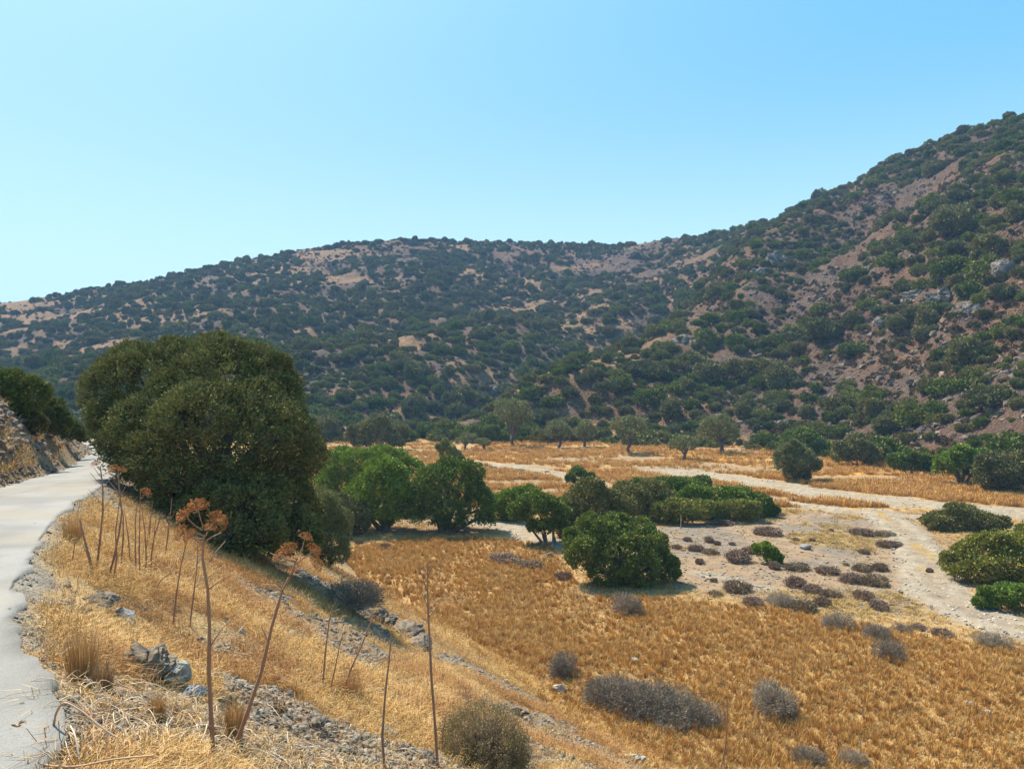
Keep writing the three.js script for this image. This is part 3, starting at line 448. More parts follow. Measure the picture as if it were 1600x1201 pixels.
{
  const R = rng(301), cell = 1.6, grid = new Map(), key = (x, d) => Math.floor(x / cell / 2) + ',' + Math.floor(d / cell / 2);
  const put = (x, d, r) => {
    const gx = Math.floor(x / 3.2), gd = Math.floor(d / 3.2);
    for (let a = -2; a <= 2; a++) for (let b = -2; b <= 2; b++) for (const s of grid.get((gx + a) * 10007 + gd + b) ?? []) if (Math.hypot(s.x - x, s.d - d) < (s.r + r) * 0.70) return false;
    const k = gx * 10007 + gd, s = { x, d, r }; if (!grid.has(k)) grid.set(k, []); grid.get(k).push(s); hillShrubs.push(s); return true;
  };
  for (let n = 0; n < 40000; n++) {
    const a = (R() * 2 - 1) * 0.70, q0 = hillAt(Math.sin(a) * 50, Math.cos(a) * 50), rr = Math.sqrt(lerp((q0.F - 3) ** 2, (q0.R * 1.03) ** 2, R())), x = Math.sin(a) * rr, d = Math.cos(a) * rr, q = hillAt(x, d);
    const right = smooth(0.1, 0.4, q.u), cl = fbm(x / 24, d / 24, 311, 4), cl2 = fbm(x / 9, d / 9, 313, 3);
    let dens = lerp(0.90 - 0.44 * smooth(0.35, 0.9, q.t), 0.29 + 0.12 * smooth(0.7, 0.95, q.t), right);
    dens += (cl - 0.5) * lerp(2.2, 2.4, right) + (cl2 - 0.5) * lerp(1.4, 1.7, right) - 0.42 * smooth(0.57, 0.63, fbm(x / 30, d / 17, 75, 4)) * (1 - right);
    dens += 0.22 * smooth(-0.1, -0.35, q.u) + 0.3 * (1 - smooth(0.12, 0.3, q.u)) * smooth(-0.1, 0.02, q.u) * smooth(0.5, 0.3, q.t);
    if (q.t < 0.14) dens += 0.55 * (1 - right * 0.6);
    if (q.t > 0.965 && q.t < 1.02) dens += 0.25; if (q.t > 0.86 && right > 0.5) dens += 0.35;
    if (R() > dens) continue;
    const r = lerp(0.75, lerp(2.6, 3.1, right), Math.pow(R(), 1.9)) * lerp(1.12, 0.95, right) * (q.t > 0.55 ? lerp(0.78, 0.85, right) : 1) * (R() < 0.25 ? 0.55 : 1);
    put(x, d, r);
  }
}
{
  const R = rng(333);
  for (const s of hillShrubs) {
    s.q = hillAt(s.x, s.d); s.y = H(s.x, s.d) - 0.12 * s.r; s.k = Math.floor(R() * protos.length); s.turn = R() * 6.28; s.sq = 0.75 + 0.5 * R(); s.px = 800 + s.x / s.d * FPX; s.py = 600 - (s.y + s.r * 0.5 - EYE) / s.d * FPX;
    const lean = smooth(0.08, 0.3, s.q.u); if (s.q.t > 0.4 && lean < 0.4 && R() < 0.6) s.k = [0, 2, 4][Math.floor(R() * 3)];
    const hid = s.px > 120 && s.px < 500 && s.py > 560; s.size = (s.px < -10 || s.px > 1610 || hid || s.q.t > 1.0) ? 0 : s.r / s.d;
  }
  const order = [...hillShrubs].sort((a, b) => b.size - a.size), own = new Set(order.slice(0, 285));
  const tone = ['dull green', 'dark green', 'grey green', 'mid green', 'dusky green', 'deep green', 'yellow green'];
  const MARK = [[-99, 'above the roadside bank'], [130, 'behind the large tree'], [480, 'behind the broad green trees'], [640, 'behind the close olive pair'], [780, 'behind the tall loose olive'], [850, 'behind the rounded olive'], [900, 'behind the narrow pale olive'], [950, 'behind the clear trunked olive'], [1030, 'behind the wide leaning olive'], [1100, 'behind the largest olive of the row'], [1180, 'above the lone dense olive tree'], [1290, 'above the dark base shrub'], [1385, 'above the low hedge shrub'], [1465, 'above the light spreading tree'], [1540, 'above the domed tree']];
  const rows = [[0.035, 'at slope foot'], [0.09, 'just up the slope'], [0.17, 'low on the slope'], [0.28, 'on the lower slope'], [0.42, 'on the middle slope'], [0.62, 'on the upper slope'], [9, 'near the crest']], cells = {};
  for (const s of own) { const mk = MARK.filter((m) => s.px >= m[0]).pop()[1], row = rows.find((r) => s.q.t < r[0])[1], big = s.r > 1.7 ? 'large' : s.r > 1.1 ? 'middling' : 'small'; s.text = [big + ' ' + tone[s.k] + ' shrub', row + ' ' + mk]; (cells[s.text.join()] ??= []).push(s); }
  const ORD = ['leftmost', 'second', 'third', 'fourth', 'fifth', 'sixth', 'seventh', 'eighth'];
  for (const list of Object.values(cells)) {
    list.sort((a, b) => a.px - b.px);
    list.forEach((s, i) => {
      const m = mesh('hillside_shrub', protos[s.k], M.leaf); m.position.set(s.x, s.y, -s.d); m.rotation.y = s.turn; m.scale.set(s.r, s.r * s.sq, s.r);
      const rank = list.length === 1 ? '' : i === list.length - 1 ? 'rightmost ' : i ? ORD[i] + ' from left ' : 'leftmost ';
      tag(m, (rank + s.text[0] + ' ' + s.text[1]).split(' ').length > 16 ? (rank + s.text[0] + ' ' + s.text[1]).replace(' from left', '') : rank + s.text[0] + ' ' + s.text[1], 'shrub', 'evergreen shrubs on the hillsides');
    });
  }
  const g = new THREE.Group(); g.name = 'hillside_scrub'; scene.add(g); tag(g, 'dense evergreen scrub scattered over the upper far hill and right hill', 'scrub', null, 'stuff');
  protos.forEach((p, k) => {
    const list = hillShrubs.filter((s) => s.k === k && !own.has(s)), im = shadows(new THREE.InstancedMesh(p, M.leaf, list.length)), mt = new THREE.Matrix4(), qt = new THREE.Quaternion(), up = new THREE.Vector3(0, 1, 0), col = new THREE.Color(); im.name = 'shrubs';
    list.forEach((s, i) => { im.setMatrixAt(i, mt.compose(new THREE.Vector3(s.x, s.y, -s.d), qt.setFromAxisAngle(up, s.turn), new THREE.Vector3(s.r, s.r * s.sq, s.r))); const b = 0.8 + 0.4 * R(); im.setColorAt(i, col.setRGB(b, b, b)); });
    g.add(im);
  });
  console.log('hill shrubs', hillShrubs.length);
}

{ // low heath between the larger shrubs
  const R = rng(341), geo = crown([[0, 0.35, 0, 1, 0.6, 1], [0.5, 0.3, 0.2, 0.6, 0.4, 0.6]], { seed: 342, len: 0.34, wid: 0.2, cover: 1.3, clump: 0.4, tones: [[0.9, 0.9, 0.9], [0.7, 0.72, 0.7]], under: -0.7, stray: 0.3 }), list = [], cs = [[0.11, 0.08, 0.042], [0.085, 0.08, 0.036], [0.15, 0.095, 0.046], [0.07, 0.06, 0.032], [0.10, 0.10, 0.04]];
  for (let n = 0; n < 26000; n++) { const a = -0.62 + 1.3 * Math.pow(R(), 0.8), q0 = hillAt(Math.sin(a) * 50, Math.cos(a) * 50), rr = Math.sqrt(lerp(q0.F ** 2, (q0.R * 1.01) ** 2, R())), x = Math.sin(a) * rr, d = Math.cos(a) * rr; if (fbm(x / 9, d / 9, 343, 3) < (x > 0.15 * d ? 0.34 : 0.42) + 0.15 * R()) continue; const k = cs[Math.floor(R() * 5)], b = 0.8 + 0.4 * R(); list.push([x, H(x, d) - 0.05, -d, 0.22 + 0.5 * R() * R(), R() * 6.28, k.map((v) => v * b)]); }
  const im = shadows(new THREE.InstancedMesh(geo, M.leaf, list.length)), mt = new THREE.Matrix4(), qt = new THREE.Quaternion(), up = new THREE.Vector3(0, 1, 0);
  list.forEach((l, i) => { im.setMatrixAt(i, mt.compose(new THREE.Vector3(l[0], l[1], l[2]), qt.setFromAxisAngle(up, l[4]), new THREE.Vector3(l[3], l[3], l[3]))); im.setColorAt(i, new THREE.Color().setRGB(...l[5])); });
  im.name = 'hillside_heath'; scene.add(im); tag(im, 'low brownish heath tufts covering the ground between hillside shrubs', 'scrub', null, 'stuff');
}

// ---------------------------------------------------------------- stones
function rockGeo(seed, detail, amp, tones, sq = [1, 0.7, 0.9]) {
  const g = new THREE.IcosahedronGeometry(1, detail), p = g.attributes.position, col = new Float32Array(p.count * 3), R = rng(seed), planes = [];
  for (let k = 0; k < 9; k++) { const v = new THREE.Vector3(R() - 0.5, R() - 0.5, R() - 0.5).normalize(); planes.push([v, 0.55 + 0.35 * R()]); }
  const v = new THREE.Vector3();
  for (let i = 0; i < p.count; i++) {
    v.fromBufferAttribute(p, i).normalize(); let r0 = 0, r = 1 + amp * ((fbm(v.x * 2.1 + v.z * 1.3 + seed, v.y * 2.1 - v.z * 1.7, seed, 4) - 0.5) * 2 - (detail > 4 ? 0.35 * Math.abs(fbm(v.x * 4 + v.y * 3, v.z * 4 - v.y * 5 + seed, seed + 9, 3) - 0.5) * 2 : 0)) ; if (detail > 4) r0 = 0.10 * (fbm(v.x * 9 + seed, v.y * 9 + v.z * 7, seed + 19, 4) - 0.5); const dir = v.clone();
    for (const [n, d] of planes) { const k = dir.dot(n); if (k > 0) r = Math.min(r, d / k); }
    v.multiplyScalar(r * (1 + r0 * 1.6)); p.setXYZ(i, v.x * sq[0], v.y * sq[1], v.z * sq[2]);
    const c = mixc(tones[0], tones[1], smooth(0.36, 0.62, fbm(dir.x * 6 + dir.y * 4 + seed, dir.z * 6 - dir.y * 2, seed + 5, 4))); col.set(c, i * 3);
  }
  g.setAttribute('color', new THREE.BufferAttribute(col, 3)); g.deleteAttribute('uv'); g.deleteAttribute('normal');
  return g;
}
const stones = [0, 1, 2, 3].map((i) => rockGeo(400 + i, 1, 0.75, [[1, 1, 1], [0.7, 0.68, 0.66]]));
function scatter(name, geo, mat, list, label, category) {      // list of {x, y, z, s, c, flat, tilt}
  const R = rng(list.length + 7), im = shadows(new THREE.InstancedMesh(geo, mat, list.length)), m = new THREE.Matrix4(), q = new THREE.Quaternion(), e = new THREE.Euler(), v = new THREE.Vector3(), w = new THREE.Vector3(), col = new THREE.Color();
  list.forEach((s, i) => { const tl = s.tilt ?? 0; e.set((R() - 0.5) * tl, R() * 6.28, (R() - 0.5) * tl); q.setFromEuler(e); im.setMatrixAt(i, m.compose(v.set(s.x, s.y, s.z), q, w.set(s.s, s.s * (s.h ?? 1), s.s))); im.setColorAt(i, col.setRGB(...s.c)); });
  im.name = numbered(name); scene.add(im); return tag(im, label, category, null, 'stuff');
}
const GREYS = [[0.20, 0.17, 0.13], [0.25, 0.21, 0.16], [0.15, 0.125, 0.10], [0.29, 0.25, 0.19], [0.24, 0.185, 0.135]];
const pick = (R, l, j = 0.2) => { const c = l[Math.floor(R() * l.length)], k = 1 - j + 2 * j * R(); return c.map((v) => v * k); };
{ // scree on the embankment and the road's shoulder
  const R = rng(411), L = [[], []];
  for (let n = 0; n < 130000; n++) {
    const d = 2.4 * Math.pow(16, R() * 0.95), x = (-0.7 + 1.05 * R()) * d, q = nearRoad(x, d); if (q.e < -0.7 * R() * R() || q.e > 12.5) continue;
    const sc = screeAt(x, d), edge = 1 - smooth(0, 0.35, q.e); if (R() > Math.max(q.e > 0.3 ? sc * 0.95 : 0, edge * (q.at < 4.2 ? 0.6 : 0.22), 0.03)) continue;
    const s = (0.006 + 0.034 * Math.pow(R(), 4.5)) * (edge > 0.1 ? 0.6 : 1) * (1 + d * 0.05);
    L[n % 2].push({ x, y: H(x, d) + s * 0.15, z: -d, s, h: 0.7 + 0.4 * R(), tilt: 1.2, c: pick(R, GREYS) });
  }
  scatter('gravel', stones[0], M.rock, L[0], 'loose grey gravel and broken stone on the embankment', 'gravel');
  scatter('pebbles', stones[2], M.rock, L[1], 'loose grey pebbles among the straw on the embankment', 'gravel');
}
{ // rubble on the cut bank left of the road
  const R = rng(421), L = [];
  for (let n = 0; n < 60000; n++) { const d = 9 + 40 * R() * R(), x = -0.36 * d - 0.55 * d * R(), q = nearRoad(x, d); if (q.m < -0.1 || q.m > 3.4 || R() < 0.35) continue; const foot = 1 - smooth(0, 0.7, q.m), s = 0.02 + 0.13 * Math.pow(R(), 3) * (foot > 0.2 ? 0.7 : 1.2); L.push({ x, y: H(x, d) + s * 0.1, z: -d, s, h: 0.8, tilt: 1.6, c: pick(R, [[0.23, 0.16, 0.11], [0.29, 0.205, 0.14], [0.18, 0.13, 0.10], [0.32, 0.24, 0.17], [0.27, 0.175, 0.115]]) }); }
  scatter('bank_rubble', stones[1], M.rock, L, 'broken rock rubble covering the cut bank left of the road', 'rubble');
}
{ // stones on the valley floor
  const R = rng(431), L = [];
  for (let n = 0; n < 38000; n++) { const [x, d] = flat(480 + 1200 * R(), 715 + 300 * Math.pow(R(), 1.3)); const p = paleAt(x, d), pl = inside(PLAIN, x, d) ? 0.55 : 0; if (nearRoad(x, d).e < 12 && d < 40) continue; if (R() > Math.max(p * 0.75, pl, 0.05)) continue; const s = 0.025 + 0.09 * Math.pow(R(), 3.5); L.push({ x, y: H(x, d) + s * 0.2 + (p > 0.3 ? 0.03 : 0), z: -d, s, h: 0.7, tilt: 0.8, c: pick(R, p > 0.4 ? [[0.48, 0.42, 0.33], [0.40, 0.35, 0.28], [0.28, 0.245, 0.2]] : [[0.33, 0.27, 0.22], [0.30, 0.24, 0.18], [0.22, 0.175, 0.14]]) }); }
  scatter('valley_stones', stones[3], M.rock, L, 'small stones strewn over the gravel wash and valley floor', 'stones');
}
{ // broken rock on the hills
  const R = rng(441), L = [];
  for (let n = 0; n < 30000; n++) { const a = -0.5 + 1.2 * Math.pow(R(), 0.55), q0 = hillAt(Math.sin(a) * 50, Math.cos(a) * 50), rr = Math.sqrt(lerp(q0.F ** 2, q0.R ** 2, R())), x = Math.sin(a) * rr, d = Math.cos(a) * rr; if (fbm(x / 7, d / 7, 73, 4) < 0.44 + 0.12 * R()) continue; const s = 0.1 + 0.75 * Math.pow(R(), 3.4); L.push({ x, y: H(x, d) - s * 0.15, z: -d, s, h: 0.85, tilt: 1.5, c: pick(R, [[0.15, 0.11, 0.085], [0.19, 0.14, 0.105], [0.12, 0.095, 0.08], [0.21, 0.14, 0.09]]) }); }
  scatter('hillside_rocks', stones[0], M.rock, L, 'broken brown rock lying between shrubs on both hillsides', 'rocks');
}
const RT = [[0.095, 0.07, 0.046], [0.20, 0.15, 0.10]];
const rockSpots = [];
function rock(px, py, wpx, label, seed, o = {}) {
  const p = hit(px, py), s = 1.12 * wpx / 2 * -p[2] / FPX; rockSpots.push([p[0], -p[2], s]); const m = mesh('rock', rockGeo(seed, o.detail ?? 13, 0.62, o.tones ?? RT, o.sq ?? [1, 0.62, 0.85]), M.rock);
  m.position.set(p[0], p[1] + s * ((o.up ?? 0.05) + 0.04), p[2]); m.rotation.set(0.2 * Math.sin(seed), seed * 1.3, 0.25 * Math.cos(seed)); m.scale.setScalar(s);
  return tag(m, label, 'rock', o.group);
}
rock(228, 1050, 80, 'dark jagged grey boulder half buried in straw beside the dry grass clump', 501, { up: 0.1, sq: [1, 0.7, 0.9] });
rock(268, 1062, 52, 'light grey angular boulder at centre of the verge boulders', 502, { tones: [[0.22, 0.195, 0.155], [0.33, 0.29, 0.23]], sq: [0.9, 0.8, 0.8], up: 0.2 });
rock(296, 1090, 46, 'lowest dark broken boulder of the verge boulders', 503, { tones: [[0.2, 0.19, 0.185], [0.3, 0.28, 0.26]] });
rock(158, 948, 70, 'flat fractured grey rock in the verge grass near the road', 504, { sq: [1, 0.4, 0.8], up: 0.12 });
rock(190, 962, 40, 'dark broken end of the flat verge rock', 505, { tones: [[0.19, 0.18, 0.175], [0.27, 0.25, 0.23]] });
rock(488, 1140, 46, 'grey stone block on the lower embankment left of the tall bare stalk', 506, { up: 0.2 });
rock(432, 1112, 36, 'small pale stone by the foot of the leaning fennel stalk', 507);
rock(352, 1098, 34, 'small grey stone right of the main fennel stalk', 508);
rock(632, 988, 64, 'flat pale rock slab at top of the stony embankment patch', 509, { sq: [1, 0.35, 0.7] });
rock(598, 972, 42, 'dark rock beside the flat pale slab', 510);
rock(655, 1012, 44, 'grey rock just below the flat pale slab', 511);
rock(528, 1058, 20, 'small upright stone beside the thin bare stalks', 512, { up: 0.4 });
rock(812, 1118, 28, 'grey stone just above the round thorny bush', 513, { up: 0.3 });
rock(874, 1080, 24, 'brown stone at the edge of gold grass near the wide grey shrub', 514, { up: 0.3, tones: [[0.3, 0.24, 0.19], [0.4, 0.33, 0.26]] });
rock(992, 1192, 34, 'pale stone at bottom edge right of the round thorny bush', 515, { up: 0.2, tones: [[0.24, 0.21, 0.17], [0.32, 0.28, 0.23]] });
rock(600, 1150, 40, 'dark stone on the stony embankment near the tall bare stalk', 516);
rock(660, 1190, 44, 'grey stone at bottom edge left of the round thorny bush', 517);
rock(1543, 1118, 15, 'pinkish pale stone lying in gold grass at the lower right', 518, { up: 0.5, tones: [[0.3, 0.23, 0.18], [0.38, 0.3, 0.24]] });
rock(1513, 1102, 15, 'flat brown stone lying in gold grass at the lower right', 519, { up: 0.3, tones: [[0.25, 0.19, 0.15], [0.32, 0.25, 0.2]] });
rock(992, 1036, 14, 'pale stone lying in gold grass above the wide grey shrub', 520, { up: 0.5, tones: [[0.26, 0.23, 0.19], [0.33, 0.29, 0.24]] });
rock(1258, 858, 18, 'bluish grey stone heap on the gravelly plain', 521, { up: 0.2, tones: [[0.18, 0.17, 0.16], [0.26, 0.24, 0.22]] });
rock(858, 870, 10, 'small dark stone in the gold grass left of the biggest shrub', 522, { up: 0.4, tones: [[0.22, 0.18, 0.15], [0.3, 0.25, 0.2]] });
for (const [px, py, w, seed, l] of [[1480, 468, 78, 531, 'large grey cliff outcrop high on the right hill'], [1520, 490, 66, 532, 'dark cliff outcrop beside the large grey outcrop'], [1435, 462, 50, 533, 'broken grey outcrop left of the cliff on the right hill'], [1390, 500, 44, 534, 'ribbed grey outcrop below left of the cliff on the right hill'], [1222, 408, 60, 535, 'long ribbed outcrop on the middle of the right hill'], [1190, 430, 40, 536, 'small outcrop below the long ribbed outcrop'], [1225, 665, 44, 537, 'stony outcrop just above the foot of the right hill'], [770, 612, 40, 538, 'bare rocky knob on the lower far hill'], [1070, 535, 46, 539, 'grey outcrop on the spur where two hills meet'], [1580, 420, 60, 540, 'grey outcrop at the right edge high on the hill']]) {
  const p = hit(px, py), s = w / 2 * -p[2] / FPX, g = new THREE.IcosahedronGeometry(1, 17), P = g.attributes.position, col = new Float32Array(P.count * 3);
  for (let i = 0; i < P.count; i++) { const x = P.getX(i), y = P.getY(i), z = P.getZ(i), st = fbm(x * 3.2 + y * 1.4 + seed, z * 3.2 - y * 0.7, seed, 4), r = 0.62 + 0.9 * (fbm(x * 1.5 + seed, y * 1.5 + z * 1.9, seed + 3, 3) - 0.35) - 0.5 * Math.abs(st - 0.5); P.setXYZ(i, x * r, y * r * 0.8, z * r * 0.7); const f = fbm(x * 5 + seed, y * 5 + z * 4, seed + 6, 3); col.set(mixc([0.10, 0.085, 0.07], [0.23, 0.18, 0.135], smooth(0.35, 0.65, f)), i * 3); }
  g.setAttribute('color', new THREE.BufferAttribute(col, 3)); g.deleteAttribute('uv'); g.deleteAttribute('normal');
  const m = mesh('rock_outcrop', g, M.rock); m.position.set(p[0], p[1] - s * 0.15, p[2] - s * 0.25); m.rotation.y = 0.4 * Math.sin(seed); m.scale.set(s * 1.15, s, s); tag(m, l, 'rock outcrop', 'outcrops on the hillsides');
}

// ---------------------------------------------------------------- grass
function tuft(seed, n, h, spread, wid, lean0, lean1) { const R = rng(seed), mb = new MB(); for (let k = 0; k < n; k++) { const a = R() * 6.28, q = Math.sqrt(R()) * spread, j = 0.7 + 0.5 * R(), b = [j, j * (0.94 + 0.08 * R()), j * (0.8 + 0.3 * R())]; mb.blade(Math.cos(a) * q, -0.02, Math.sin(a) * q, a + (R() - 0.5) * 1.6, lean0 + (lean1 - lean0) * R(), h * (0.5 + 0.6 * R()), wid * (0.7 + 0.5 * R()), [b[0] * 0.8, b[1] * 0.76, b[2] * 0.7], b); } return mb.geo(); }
const GOLDS = [[0.64, 0.34, 0.085], [0.58, 0.29, 0.065], [0.70, 0.40, 0.11], [0.44, 0.21, 0.055], [0.72, 0.42, 0.12]], STRAWS = [[0.76, 0.52, 0.21], [0.70, 0.45, 0.155], [0.82, 0.60, 0.29], [0.62, 0.37, 0.115], [0.58, 0.39, 0.18]];
{
  const R = rng(601), L = [];
  for (let n = 0; n < 90000 && L.length < 12500; n++) {
    const d = 15 + 34 * Math.pow(R(), 0.8), x = (-0.26 + 1.0 * R()) * d; if (x / d > 0.72) continue;
    const w = (fbm(x / 6, d / 6, 61, 4) - 0.5) * 5, q = nearRoad(x, d), W = table([0, 8, 16, 30, 60], [14.5, 13.2, 11.8, 9.6, 10], q.at); if (!inside(GOLD, x + w * 0.4, d) || q.e < W * 0.9) continue;
    const k = fbm(x / 3.2, d / 3.2, 605, 3); if (R() > 0.3 + 1.6 * (k - 0.25)) continue;
    L.push({ x, y: H(x, d), z: -d, s: (0.6 + 0.75 * R()) * (0.75 + 0.5 * k), h: 0.75 + 0.5 * R(), tilt: 0.25, c: mixc(pick(R, GOLDS, 0.18), pick(R, STRAWS, 0.15), clamp((k - 0.35) * 1.6)) });
  }
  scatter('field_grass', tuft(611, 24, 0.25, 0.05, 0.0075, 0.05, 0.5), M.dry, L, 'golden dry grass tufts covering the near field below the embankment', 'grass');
  console.log('field tufts', L.length);
}
{
  const R = rng(621), L = [];
  for (let n = 0; n < 45000; n++) {
    const [x, d] = flat(470 + 1250 * R(), 692 + 100 * Math.pow(R(), 1.1) + 0), q = hillAt(x, d); if (q.t > 0.0 || d < 52) continue; const p = paleAt(x, d); if (p > 0.25) continue; const k = fbm(x / 9, d / 4, 69, 4), bare = smooth(0.5, 0.62, fbm(x / 8, d / 3.2, 70, 4)); if (R() > 0.25 + k - bare * 0.75) continue;
    L.push({ x, y: H(x, d), z: -d, s: 0.8 + 0.9 * R(), h: 0.7 + 0.5 * R(), tilt: 0.25, c: mixc(pick(R, GOLDS, 0.15), pick(R, STRAWS, 0.15), 0.35) });
  }
  scatter('far_grass', tuft(622, 22, 0.34, 0.2, 0.016, 0.1, 0.7), M.dry, L, 'dry golden grass on the far strip of the valley floor', 'grass');
}
{
  const R = rng(631), L = [];
  for (let n = 0; n < 42000; n++) { const d = 15 + 41 * R(), x = (-0.26 + 0.96 * R()) * d; if (nearRoad(x, d).e < 10.5) continue; const gold = inside(GOLD, x, d); const p = paleAt(x, d); if (p > 0.2) continue; const k = fbm(x / 4, d / 4, 67, 3), pl = inside(PLAIN, x, d); if (R() > (gold ? 0.75 : pl ? smooth(0.46, 0.62, k) * 0.8 + 0.03 : 0.45)) continue; L.push({ x, y: H(x, d), z: -d, s: 0.5 + 0.5 * R(), h: 0.5 + 0.4 * R(), tilt: 0.4, c: pick(R, gold ? [[0.62, 0.40, 0.15], [0.68, 0.45, 0.18], [0.52, 0.32, 0.12]] : pl ? [[0.58, 0.42, 0.16], [0.52, 0.37, 0.16]] : STRAWS, 0.15) }); }
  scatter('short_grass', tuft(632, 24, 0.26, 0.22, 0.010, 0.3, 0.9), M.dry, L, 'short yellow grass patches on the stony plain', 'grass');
}
{ // straw on the embankment and the verge
  const R = rng(641), L = [[], [], []];
  for (let n = 0; n < 150000; n++) {
    const d = 2.2 * Math.pow(15, R()), x = (-0.72 + 1.15 * R()) * d, q = nearRoad(x, d); if (q.e < 0.04 || q.e > 13.5) continue; if (rockSpots.some((k) => Math.hypot(k[0] - x, k[1] - d - 0.3 * k[2]) < k[2] * 0.95)) continue;
    const sc = screeAt(x, d), k = fbm(x / 1.1, d / 1.1, 645, 3); if (R() < sc * 0.93 || R() > -0.3 + k * 1.95 || R() > smooth(0.0, 0.35, q.e) + 0.2) continue;
    const v = R() < 0.55 ? 0 : R() < (fbm(x / 1.6, d / 1.6, 648, 3) > 0.52 ? 0.8 : 0.15) ? 1 : 2, far = clamp((d - 6) / 20);
    L[v].push({ x, y: H(x, d), z: -d, s: (0.5 + 0.7 * R()) * (0.75 + 0.6 * k) * (1 + far * 0.8), h: 0.55 + 0.6 * R(), tilt: 0.7, c: mixc(pick(R, STRAWS, 0.16), [0.50, 0.27, 0.10], smooth(0.47, 0.62, fbm(x / 1.7, d / 1.7, 647, 3)) * 0.85) });
  }
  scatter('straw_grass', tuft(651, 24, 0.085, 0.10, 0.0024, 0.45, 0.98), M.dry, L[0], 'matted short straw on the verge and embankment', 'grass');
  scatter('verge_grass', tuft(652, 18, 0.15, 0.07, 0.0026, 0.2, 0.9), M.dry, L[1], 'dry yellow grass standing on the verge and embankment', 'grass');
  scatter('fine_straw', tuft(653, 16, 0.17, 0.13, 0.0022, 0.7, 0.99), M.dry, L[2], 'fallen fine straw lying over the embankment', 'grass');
  console.log('verge', L.map((l) => l.length).join());
}
{ // bank grass left of the road
  const R = rng(661), L = [];
  for (let n = 0; n < 9000; n++) { const d = 10 + 35 * R() * R(), x = -0.36 * d - 0.5 * d * R(), q = nearRoad(x, d); if (q.m < 0.25 || q.m > 8) continue; const k = fbm(x / 6, d / 6, 61, 4); if (R() > (q.m > 2.0 ? 0.7 : smooth(0.54, 0.64, k) * 0.35)) continue; L.push({ x, y: H(x, d), z: -d, s: 0.8 + R(), h: 0.8, tilt: 0.5, c: pick(R, STRAWS, 0.2) }); }
  scatter('bank_grass', tuft(662, 24, 0.26, 0.16, 0.006, 0.2, 0.9), M.dry, L, 'dry grass on the cut bank left of the road', 'grass');
}
function grassClump(px, py, hpx, wpx, label, seed, cs) {
  const p = hit(px, py), k = -p[2] / FPX, R = rng(seed), mb = new MB(), g = thing('grass_clump', p, label, 'grass clump');
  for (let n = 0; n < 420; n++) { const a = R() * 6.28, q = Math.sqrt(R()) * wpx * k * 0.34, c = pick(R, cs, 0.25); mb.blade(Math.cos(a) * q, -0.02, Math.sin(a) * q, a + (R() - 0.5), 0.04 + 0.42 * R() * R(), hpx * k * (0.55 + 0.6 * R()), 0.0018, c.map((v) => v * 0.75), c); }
  mesh('blades', mb.geo(), M.dry, g).userData.kind = 'stuff'; return g;
}
const CL = [[0.52, 0.31, 0.12], [0.62, 0.42, 0.18], [0.45, 0.25, 0.10]];
grassClump(128, 1062, 84, 66, 'tall upright tan grass clump by the road edge', 671, CL);
grassClump(112, 845, 40, 44, 'dry brown grass clump at the bulge of the road edge', 672, CL);
grassClump(245, 1128, 48, 34, 'small orange grass clump below the verge boulders', 673, CL);
grassClump(366, 1160, 74, 34, 'orange grass clump at the foot of leaning fennel stalk', 674, CL);
grassClump(160, 1080, 50, 40, 'dark tangled grass clump beside the tall tan clump', 675, [[0.34, 0.21, 0.11], [0.45, 0.29, 0.14]]);
grassClump(545, 1085, 40, 60, 'reddish straw tussock at the foot of thin bare stalks', 676, [[0.5, 0.26, 0.12], [0.58, 0.33, 0.16]]);
grassClump(722, 1105, 34, 60, 'pinkish dry tussock just above the round thorny bush', 677, [[0.46, 0.27, 0.17], [0.55, 0.36, 0.22]]);

// ---------------------------------------------------------------- dry fennel stalks
const STK = [[0.27, 0.135, 0.075], [0.35, 0.19, 0.105]], UMB = [[0.42, 0.165, 0.035], [0.33, 0.12, 0.026], [0.48, 0.215, 0.055]];
function umbel(parent, c, dir, r, R, n = 26) {             // rays from one point, each ending in a little head of rays
  const mb = new MB(true), d = new THREE.Vector3(...dir).normalize(), a = new THREE.Vector3(1, 0.2, 0.3).cross(d).normalize(), b = d.clone().cross(a);
  for (let k = 0; k < n; k++) {
    const th = Math.acos(1 - 0.95 * (k + 0.5) / n), ph = k * 2.39996 + R() * 0.4, v = d.clone().multiplyScalar(Math.cos(th)).addScaledVector(a, Math.sin(th) * Math.cos(ph)).addScaledVector(b, Math.sin(th) * Math.sin(ph)), L = r * (0.85 + 0.25 * R()), e = [c[0] + v.x * L, c[1] + v.y * L, c[2] + v.z * L];
    const cu = UMB[Math.floor(R() * 3)];
    mb.tube([c, [c[0] + v.x * L * 0.5, c[1] + v.y * L * 0.5 - 0.002, c[2] + v.z * L * 0.5], e], [0.0017, 0.0012, 0.001].map((x) => x * r / 0.06), 4, STK[1], cu);
    for (let j = 0; j < 9; j++) { const w = v.clone().add(new THREE.Vector3(R() - 0.5, R() - 0.5, R() - 0.5).multiplyScalar(1.7)).normalize(), l = r * 0.24 * (0.6 + 0.7 * R()); mb.tube([e, [e[0] + w.x * l, e[1] + w.y * l, e[2] + w.z * l]], [0.0008 * r / 0.06, 0.0015 * r / 0.06], 3, cu); }
  }
  const m = mesh('umbel', mb.geo(), M.stalk, parent); return m;
}
